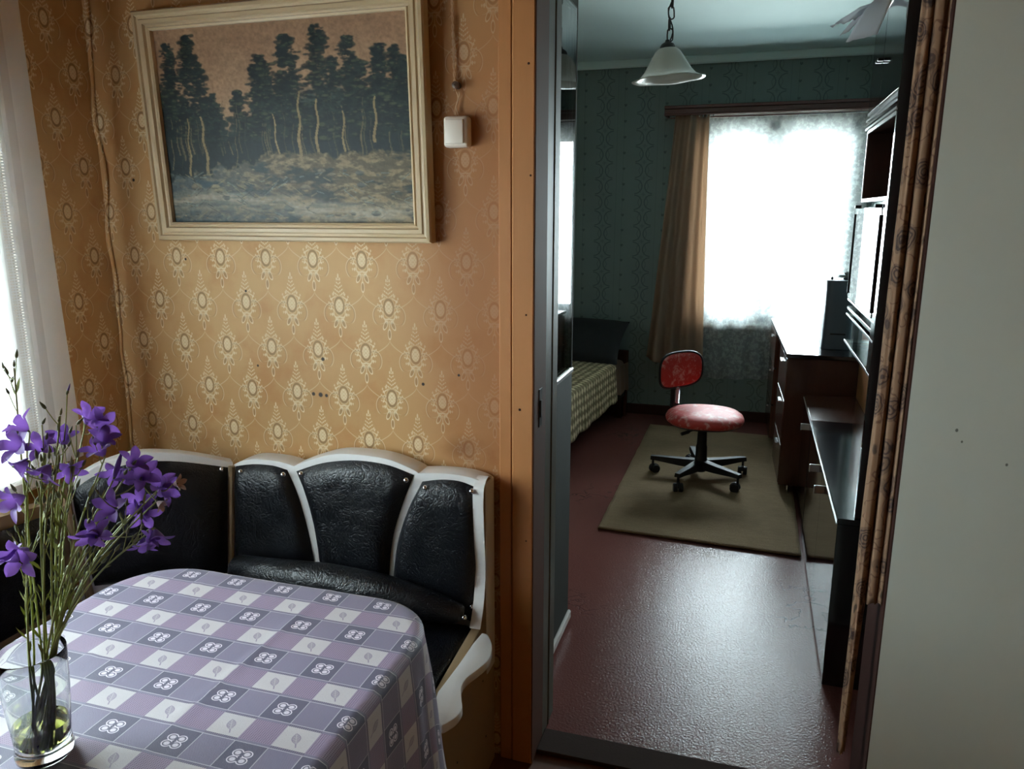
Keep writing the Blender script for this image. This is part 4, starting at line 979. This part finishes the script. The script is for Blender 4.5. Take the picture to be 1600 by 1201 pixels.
# bed
A6 = math.radians(6.1); a6 = Vector((math.sin(A6), math.cos(A6), 0)); b6 = Vector((-math.cos(A6), math.sin(A6), 0)); O6 = Vector((-.968, 4.215, 0))
BM = Matrix(((b6.x, a6.x, 0, O6.x), (b6.y, a6.y, 0, O6.y), (0, 0, 1, 0), (0, 0, 0, 1)))     # local: x to the left, y to the head
bed = thing('bed', 'low bed with a dark wooden foot board along the left of the far room', 'bed', BM @ Vector((.42, .7, 0)))
BL, BW = 1.40, .80
MB().box(-.004, BW, -.03, 0, 0, .44, b=.005, M=BM).build('foot_board', MAT['bwood'], bed)
MB().box(0.02, .045, 0, BL, .16, .27, b=.004, M=BM).box(BW-.04, BW-.015, 0, BL, .16, .27, b=.004, M=BM).build('side_rail', MAT['bwood'], bed)
MB().box(.01, BW, BL-.03, BL, 0, .50, b=.005, M=BM).build('head_board', MAT['bwood'], bed)
for x in (.03, BW-.09): MB().box(x, x+.05, BL-.10, BL-.035, 0, .17, M=BM).build('leg', MAT['bwood'], bed)
MB().box(.022, BW-.01, .01, BL-.035, .27, .437, b=.045, seg=4, M=BM).build('mattress', MAT['ground'], bed, True, 60)
MB().grid(lambda u, v: BM @ Vector((.004-.012*v+.004*math.sin(u*19), 1.02+u*.345, .42-v*.20+.01*math.sin(u*12)*v)), 24, 8).build('sheet', MAT['ground'], bed, True, 180)
def spread(u, v):
    # u across (0 = hem on the right side, 1 = left), v along from the foot towards the pillow
    W_ = BW+.24; s = u*W_-.24; y = .002+v*1.06
    edge = .04
    if s < 0:
        dpt = -s; z = .440-dpt+.0; x = .012-.006*math.sin(y*21)*(dpt/.24)-.018*(dpt/.24)
        z = .442-dpt-.012*abs(math.sin(y*14))*(dpt/.24)**3-.03*(1-v)*(dpt/.24)
    else:
        q = min(1, s/.05); x = .012+s; z = .442+.0135*(1-(1-q)**2)+.004*mnoise.noise(Vector((x*6, y*6, 0)))
    return BM @ Vector((x, y, z))
nu, nv = 90, 70
mb = MB().grid(spread, nu, nv); uv = [((i/(nu-1))*(BW+.24), j/(nv-1)*1.06) for j in range(nv) for i in range(nu)]
bs = solid(mb.build('bedspread', MAT['bedspread'], None, True, 180, uv=uv), .004, 0); tag(bs, 'cream and olive crochet bedspread over the low bed', 'bedspread')
def cushion(sx, sy, sz, M, n=26, p=.42):
    def half(sgn):
        return lambda u, v: M @ Vector(((u-.5)*sx*(1-.05*math.sin(PI*v)), (v-.5)*sy*(1-.05*math.sin(PI*u)), sgn*sz*.5*(max(0, math.sin(PI*u))*max(0, math.sin(PI*v)))**p + .010*mnoise.noise(Vector((u*4, v*4, sgn)))*(math.sin(PI*u)*math.sin(PI*v))))
    m = MB().grid(half(1), n, n); return m.grid(half(-1), n, n)
pm_ = BM @ Matrix.Translation((.40, 1.20, .585)) @ Matrix.Rotation(math.radians(38), 4, 'X')
tag(cushion(.80, .42, .20, pm_).build('cushion', MAT['pillow'], None, True, 180), 'large black cushion leaning at the head of the bed', 'cushion')
# office chair
CX, CY = -.207, 4.31; HD = Vector((.75, -.66, 0)).normalized(); SD = Vector((-HD.y, HD.x, 0))
CM = Matrix(((HD.x, SD.x, 0, CX), (HD.y, SD.y, 0, CY), (0, 0, 1, .009), (0, 0, 0, 1)))   # local x forward, y left
ch = thing('office_chair', 'red worn office swivel chair on five castors on the brown rug', 'chair', (CX, CY, .009))
SZ = .345
def seatw(r, z, th, i): return r*(1+.03*math.cos(th*4)), z
MB().lathe([(0, .048), (.10, .047), (.16, .043), (.195, .034), (.215, .020), (.222, .006), (.218, -.006), (.205, -.016)], 56, (0, 0, 0), CM @ Matrix.Translation((.01, 0, SZ+.012)), seatw).build('seat', MAT['red'], ch, True, 180)
MB().lathe([(.205, -.016), (.19, -.028), (.13, -.040), (.06, -.044), (0, -.044)], 40, (0, 0, 0), CM @ Matrix.Translation((.01, 0, SZ+.012)), seatw).build('seat_shell', MAT['blackpl'], ch, True, 60)
def superell(u, v, a, b, n=3.2):
    th = 2*PI*u; c, s = math.cos(th), math.sin(th); r = (abs(c)**n+abs(s)**n)**(-1/n)*v
    return a*c*r, b*s*r
def backf(front):
    def fn(u, v):
        y, z = superell(u, v, .165, .103); cz = .10*y*y/.165/.165*.22
        th = (.016*(1-v**5)**.5) if front else -(.016*(1-v**4)**.5)
        return CM @ Vector((-.212+cz*1.0+th+(.0), y, .597+z))
    return fn
MB().grid(backf(True), 44, 12, True).build('backrest', MAT['red'], ch, True, 180)
bk = MB().grid(backf(False), 44, 12, True)
MB_ = [backf(True)(k/44, 1) for k in range(45)]
bk.tube(MB_, .007, 8, False); bk.build('backrest_shell', MAT['blackpl'], ch, True, 180)
mb = MB().box(-.245, -.222, -.030, .030, .33, .56, b=.006, M=CM).box(-.24, .0, -.028, .028, .312, .326, b=.004, M=CM); mb.build('back_support', MAT['blackpl'], ch)
mb = MB()
for k in range(10):
    zz = .405+k*.010; mb.lathe([(.012, -.003), (.0165, 0), (.012, .003)], 14, (0, 0, 0), CM @ Matrix.Translation((-.205, -.012, zz)))
mb.build('spring', MAT['chrome'], ch, True, 60)
MB().lathe([(0, .30), (.024, .30), (.026, .26), (.0275, .20), (.031, .19), (.033, .12), (.036, .115), (.038, .055), (.030, .045), (0, .045)], 28, (0, 0, 0), CM).build('gas_column', MAT['blackpl'], ch, True, 40)
MB().box(-.07, .07, -.05, .05, .295, .325, b=.006, M=CM).build('mechanism', MAT['blackpl'], ch)
lv = P(1068, 677, 4.22)-Vector((0, 0, 0)); c0 = CM @ Vector((0, -.03, .305)); c0 = Vector((CX-.02, CY-.05, .315))
MB().tube([c0, c0.lerp(lv, .6), lv], [.004, .004, .004], 8).tube([c0.lerp(lv, .55), c0.lerp(lv, .7), lv+(lv-c0)*.15], [.005, .011, .010], 8).build('lever', MAT['blackpl'], ch, True)
for deg in (32, 104, 176, 248, 320):
    an = math.radians(deg); L = Matrix.Translation((CX, CY, .009)) @ Matrix.Rotation(an, 4, 'Z')
    bm_ = MB(); vs = []
    for x, w, z0, z1 in ((.02, .027, .062, .112), (.12, .024, .068, .108), (.24, .019, .080, .106), (.285, .017, .082, .104)): vs += [(x, -w, z0), (x, w, z0), (x, w*.8, z1), (x, -w*.8, z1)]
    fs = [(0, 1, 2, 3), (12, 15, 14, 13)]
    for s in range(3):
        for k in range(4): fs.append((s*4+k, s*4+(k+1) % 4, s*4+4+(k+1) % 4, s*4+4+k))
    bm_.add([L @ Vector(v) for v in vs], fs)
    lg = bm_.build('leg', MAT['blackpl'], ch)
    cz = MB(); sw_ = L @ Matrix.Translation((.272, 0, 0)) @ Matrix.Rotation(deg*1.7, 4, 'Z')
    for s in (-1, 1):
        cz.lathe([(0, -.011), (.021, -.011), (.025, -.007), (.025, .007), (.021, .011), (0, .011)], 22, (0, 0, 0), sw_ @ Matrix.Translation((.012, s*.015, .025)) @ Matrix.Rotation(PI/2, 4, 'X'))
    cz.lathe([(0, .0), (.007, 0), (.007, .05), (0, .05)], 10, (0, 0, 0), sw_ @ Matrix.Translation((0, 0, .035)))
    hood = []
    for k in range(13): a = PI*.05+PI*.95*k/12; hood.append((.012+.029*math.cos(a), .025+.029*math.sin(a)))
    cz.prism([sw_ @ Vector((q[0], -.008, q[1])) for q in hood], (sw_.to_3x3() @ Vector((0, .016, 0))))
    cz.build('caster', MAT['blackpl'], lg, True, 40)
# ------------------------------------------------------------------ desk with a dark box on it
desk = thing('desk', 'dark veneered desk by the far window with chrome feet', 'desk', (.4, 4.9, 0))
dl_ = lambda y, off=0: .204-.054*(y-4.156)/1.444+off
MB().prism([(dl_(4.165, -.002), 4.162, .758), (dl_(5.58, -.002), 5.58, .758), (.70, 5.58, .758), (.70, 4.162, .758)], (0, 0, .022), .003).build('desk_top', MAT['dtop'], desk)
MB().box(dl_(4.17)+.006, .70, 4.170, 4.19, .062, .758, b=.002).build('end_panel', MAT['bwood'], desk)
for y0, y1 in ((4.19, 4.68), (5.06, 5.56)):
    MB().prism([(dl_(y0, .02), y0, .062), (dl_(y1, .02), y1, .062), (.68, y1, .062), (.68, y0, .062)], (0, 0, .695)).build('pedestal', MAT['bwood'], desk)
    for k, (z0, z1) in enumerate(((.066, .28), (.29, .52), (.53, .745))):
        f = MB().prism([(dl_(y0+.006, .004), y0+.006, z0), (dl_(y1-.006, .004), y1-.006, z0), (dl_(y1-.006, .02), y1-.006, z0), (dl_(y0+.006, .02), y0+.006, z0)], (0, 0, z1-z0), .002).build('drawer', MAT['bwood'], desk)
        MB().box(dl_((y0+y1)/2)-.008, dl_((y0+y1)/2)+.004, (y0+y1)/2-.05, (y0+y1)/2+.05, z1-.05, z1-.042, b=.002).build('handle', MAT['chrome'], f)
MB().box(.64, .66, 4.68, 5.06, .3, .758).build('back_panel', MAT['bwood'], desk)
for x, y in ((.262, 4.196), (.62, 4.24), (.215, 5.48), (.62, 5.48)):
    MB().lathe([(0, 0), (.026, 0), (.027, .003), (.020, .008), (.008, .012), (.007, .063), (0, .063)], 24, (x, y, 0)).build('foot', MAT['chrome'], desk, True, 50)
mb = MB()
def spk(u, v):
    th = 2*PI*u; x, y = superell(u, 1, .074, .11, 6); k = 1-.03*math.sin(PI*v)+.03*(1-v)**6
    return Vector((.457+x*k, 4.475+y, .781+.365*v))
mb.grid(spk, 40, 16, True)
bx_ = thing('speaker_box', 'tall dark grey box standing on the desk before the window', 'speaker', (.457, 4.475, .781))
mb.f.append(tuple(range(39, -1, -1))); mb.f.append(tuple(15*40+k for k in range(40)))
mb.build('casing', MAT['grey'], bx_, True, 50)
MB().box(.420, .495, 4.361, 4.366, .86, .868).build('front_slot', MAT['blackpl'], bx_)
tf = thing('dried_tuft', 'small grey feathery bunch on top of the dark box', 'decoration', (.49, 4.46, 1.146))
mb = MB(); rr = random.Random(4)
for k in range(70):
    a = rr.uniform(0, 2*PI); e = rr.uniform(.1, 1.4); L = rr.uniform(.03, .055); d = Vector((math.cos(a)*math.cos(e), math.sin(a)*math.cos(e), math.sin(e)*.8)); b0 = Vector((.49, 4.46, 1.155))
    mb.tube([b0, b0+d*L*.6, b0+d*L+Vector((0, 0, -.006))], [.0025, .004, .001], 5)
mb.build('strands', MAT['sky'], tf)
MB().lathe([(0, 0), (.018, 0), (.022, .006), (.012, .014), (0, .015)], 16, (.49, 4.46, 1.146)).build('base', MAT['grey'], tf, True, 60)
kn = thing('small_bottle', 'tiny dark capped bottle on the left of the dark box', 'bottle', (.412, 4.43, 1.146))
MB().lathe([(0, 0), (.006, 0), (.0065, .012), (.004, .016), (0, .016)], 12, (.412, 4.43, 1.146)).build('bottle', MAT['blackpl'], kn, True, 50)
# ------------------------------------------------------------------ low cabinets and wall unit along the right wall
XC = .305
def low(y0, y1, topm, lab, gaps, handles):
    r = thing('low_cabinet', lab, 'cabinet', ((XC+.70)/2, (y0+y1)/2, 0), 'low cabinets along the right wall')
    MB().box(XC-.003, .70, y0, y1, .555, .575, b=.002).build('top', MAT[topm], r)
    MB().box(XC+.018, .70, y0+.004, y1-.004, 0, .555).build('body', MAT['dwood'], r)
    MB().box(XC-.001, .70, y0, y0+.018, 0.0, .555, b=.001).build('side_panel', MAT['dtop'], r)
    MB().box(XC-.0055, XC-.002, y0, y1, .556, .561).build('edge_strip', MAT['edge'], r)
    hs = list(handles)
    for a, b in zip(gaps, gaps[1:]):
        dd = MB().box(XC, XC+.017, a+.0015, b-.0015, .012, .552, b=.0012).build('door', MAT['dwood'], r)
        for h in [h for h in hs if a < h < b]: MB().box(XC-.036, XC, h-.003, h+.003, .500, .530, b=.001).box(XC-.038, XC-.034, h-.010, h+.003, .500, .530, b=.001).build('handle', MAT['edge'], dd)
    return r
low(2.42, 3.615, 'dtop', 'low black polished cabinet nearest the doorway with white tab handles', (2.438, 2.975, 3.613), (2.85, 3.10))
low(3.617, 4.150, 'bwood', 'low cabinet with a red brown top between the black cabinet and the desk', (3.637, 4.148), (3.72,))
wu = thing('wall_unit', 'dark polished wall unit with glass doors standing on the low cabinets', 'wall unit', (.53, 2.9, .575))
XF, XBK = .365, .565
MB().box(XF-.012, .70, 2.432, 2.452, .5755, 2.16, b=.001).build('end_panel', MAT['dwood'], wu)
MB().box(.548, XBK, 2.452, 4.14, .5755, 1.0, b=.001).build('back_panel', MAT['owood'], wu)
MB().box(.548, XBK, 2.452, 3.25, 1.0, 2.14, b=.001).build('back_panel', MAT['bwood'], wu)
MB().box(XF-.013, XF-.0115, 2.4318, 2.452, .5755, .80).build('edge_strip', MAT['edge'], wu)  # pale strip standing in for light caught on the lower panel edge
def shelf(z, t_, y0=2.452, y1=3.25, m='bwood', edge=True, x0=XF):
    s = MB().box(x0+.002, .548, y0, y1, z, z+t_, b=.0008).build('shelf', MAT[m], wu)
    if edge: MB().box(x0-.0005, x0+.002, y0, y1, z, z+t_).build('edge_strip', MAT['edge'], s)
for z, t_ in ((1.003, .006), (1.108, .006), (1.165, .006)): shelf(z, t_, m='glass')
shelf(1.128, .012, m='dwood', edge=False)
# glass doors of the show-case, with black pivots and edge pulls
for y0, y1 in ((2.60, 2.915), (2.925, 3.245)):
    g = MB().box(XF-.002, XF+.003, y0, y1, 1.176, 1.512).build('glass_door', MAT['glass'], wu)
    yk = y1-.005 if y0 > 2.8 else y0+.005
    MB().box(XF-.006, XF+.008, yk-.004, yk+.004, 1.19, 1.49, b=.001).build('edge_pull', MAT['blackpl'], g)
    MB().box(XF-.014, XF+.006, (3.17 if y0 > 2.8 else 2.665)-.02, (3.17 if y0 > 2.8 else 2.665)+.02, 1.510, 1.522, b=.001).build('pivot', MAT['blackpl'], g)
MB().box(XF, XF+.016, 2.452, 2.598, 1.0, 1.53, b=.001).build('front_panel', MAT['dwood'], wu)
MB().box(XF+.14, XF+.15, 2.60, 3.245, 1.176, 1.53).build('mirror_back', MAT['chrome'], wu)
# white edged open niche
nf = MB()
y0, y1, z0, z1, e = 2.436, 3.10, 1.532, 1.778, .011
nf.box(XF-.004, XF, y0, y1, z0, z0+e).box(XF-.004, XF, y0, y1, z1-e, z1).box(XF-.004, XF, y0, y0+.008, z0, z1).box(XF-.004, XF, y1-.006, y1, z0, z1)
nf.build('niche_edging', MAT['edge'], wu)
MB().box(XF, .548, y0+.016, y1, z0, z0+e).box(XF, .548, y0+.016, y1, z1-e, z1).box(XF, .548, y1-.010, y1, z0+e, z1-e).box(XF, .548, y0+.016, y0+.026, z0+e, z1-e).build('niche_box', MAT['bwood'], wu)
MB().box(XF+.150, XF+.160, y0+.026, y1-.01, z0+e, z1-e).build('niche_back', MAT['bwood'], wu)
# upper cabinet: two polished doors above pale glass edges
MB().box(XF+.02, .548, 2.455, 3.17, 1.80, 2.14).build('upper_body', MAT['dwood'], wu)
for y0, y1 in ((2.535, 2.905), (2.912, 3.17)):
    dd = MB().box(XF, XF+.016, y0, y1, 1.842, 2.14, b=.001).build('door', MAT['dtop'], wu)
    MB().box(XF-.0008, XF+.016, y0, y1, 1.833, 1.8415).build('edge_strip', MAT['edge'], dd)
    h = 2.89 if y0 < 2.8 else 2.93
    MB().box(XF-.020, XF, h-.010, h+.010, 1.974, 1.984, b=.002).build('handle', MAT['iron'], dd)
MB().box(XF, XF+.016, 2.452, 2.530, 1.80, 2.14, b=.001).build('front_panel', MAT['dwood'], wu)
for z in (1.786, 1.800, 1.815): MB().box(XF-.001, XF+.02, 2.455, 3.20, z, z+.007).build('light_rail', MAT['edge' if z != 1.800 else 'dtop'], wu)
MB().box(XF-.005, .70, 2.452, 3.20, 2.141, 2.158, b=.001).build('top_board', MAT['dwood'], wu)
# papers and bags overhanging the top of the unit
def flap(pts, name, lab, m, cat, nz=.004):
    """sheet given by rows of 3-D points (left edge row, right edge row) running off the cabinet top and drooping over its front"""
    a, b = pts; A_ = resample(smooth_poly(a, 6), 14); B_ = resample(smooth_poly(b, 6), 14)
    g = MB().grid(lambda u, v: A_[int(round(v*13))].lerp(B_[int(round(v*13))], u)+Vector((0, 0, nz*mnoise.noise(Vector((u*6, v*6, 1))))), 10, 14)
    return tag(solid(g.build(name, MAT[m], None, True, 60), .0012, 1), lab, cat, 'papers on the wall unit')
flap(([(.50, 2.90, 2.166), (.36, 2.88, 2.166), (.30, 2.84, 2.135), tuple(P(1322, 66, 2.78))], [(.50, 2.62, 2.166), (.37, 2.62, 2.166), (.35, 2.64, 2.130), tuple(P(1371, 54, 2.66))]), 'paper_sheet', 'white paper sheet drooping lowest over the wall unit front', 'paper', 'paper')
flap(([(.50, 3.12, 2.172), (.36, 3.10, 2.174), (.30, 3.02, 2.165), tuple(P(1297, 41, 2.92))], [(.50, 2.93, 2.172), (.37, 2.93, 2.174), (.33, 2.90, 2.160), tuple(P(1336, 32, 2.84))]), 'plastic_bag', 'crumpled clear plastic bag sticking out farthest from the wall unit top', 'paper', 'bag', .014)
flap(([(.50, 3.00, 2.1695), (.36, 2.98, 2.1695), (.30, 2.93, 2.150), tuple(P(1312, 56, 2.86))], [(.50, 2.91, 2.1695), (.37, 2.91, 2.1695), (.32, 2.88, 2.145), tuple(P(1326, 50, 2.81))]), 'paper_sheet', 'narrow white paper corner between the plastic bag and the lowest sheet', 'paper', 'paper')
fo = MB().box(.245, .62, 2.60, 2.86, 2.180, 2.222, b=.008, seg=2)
tag(fo.build('folder', MAT['folder'], None, True, 50), 'dark grey folder lying on the papers atop the wall unit', 'folder')
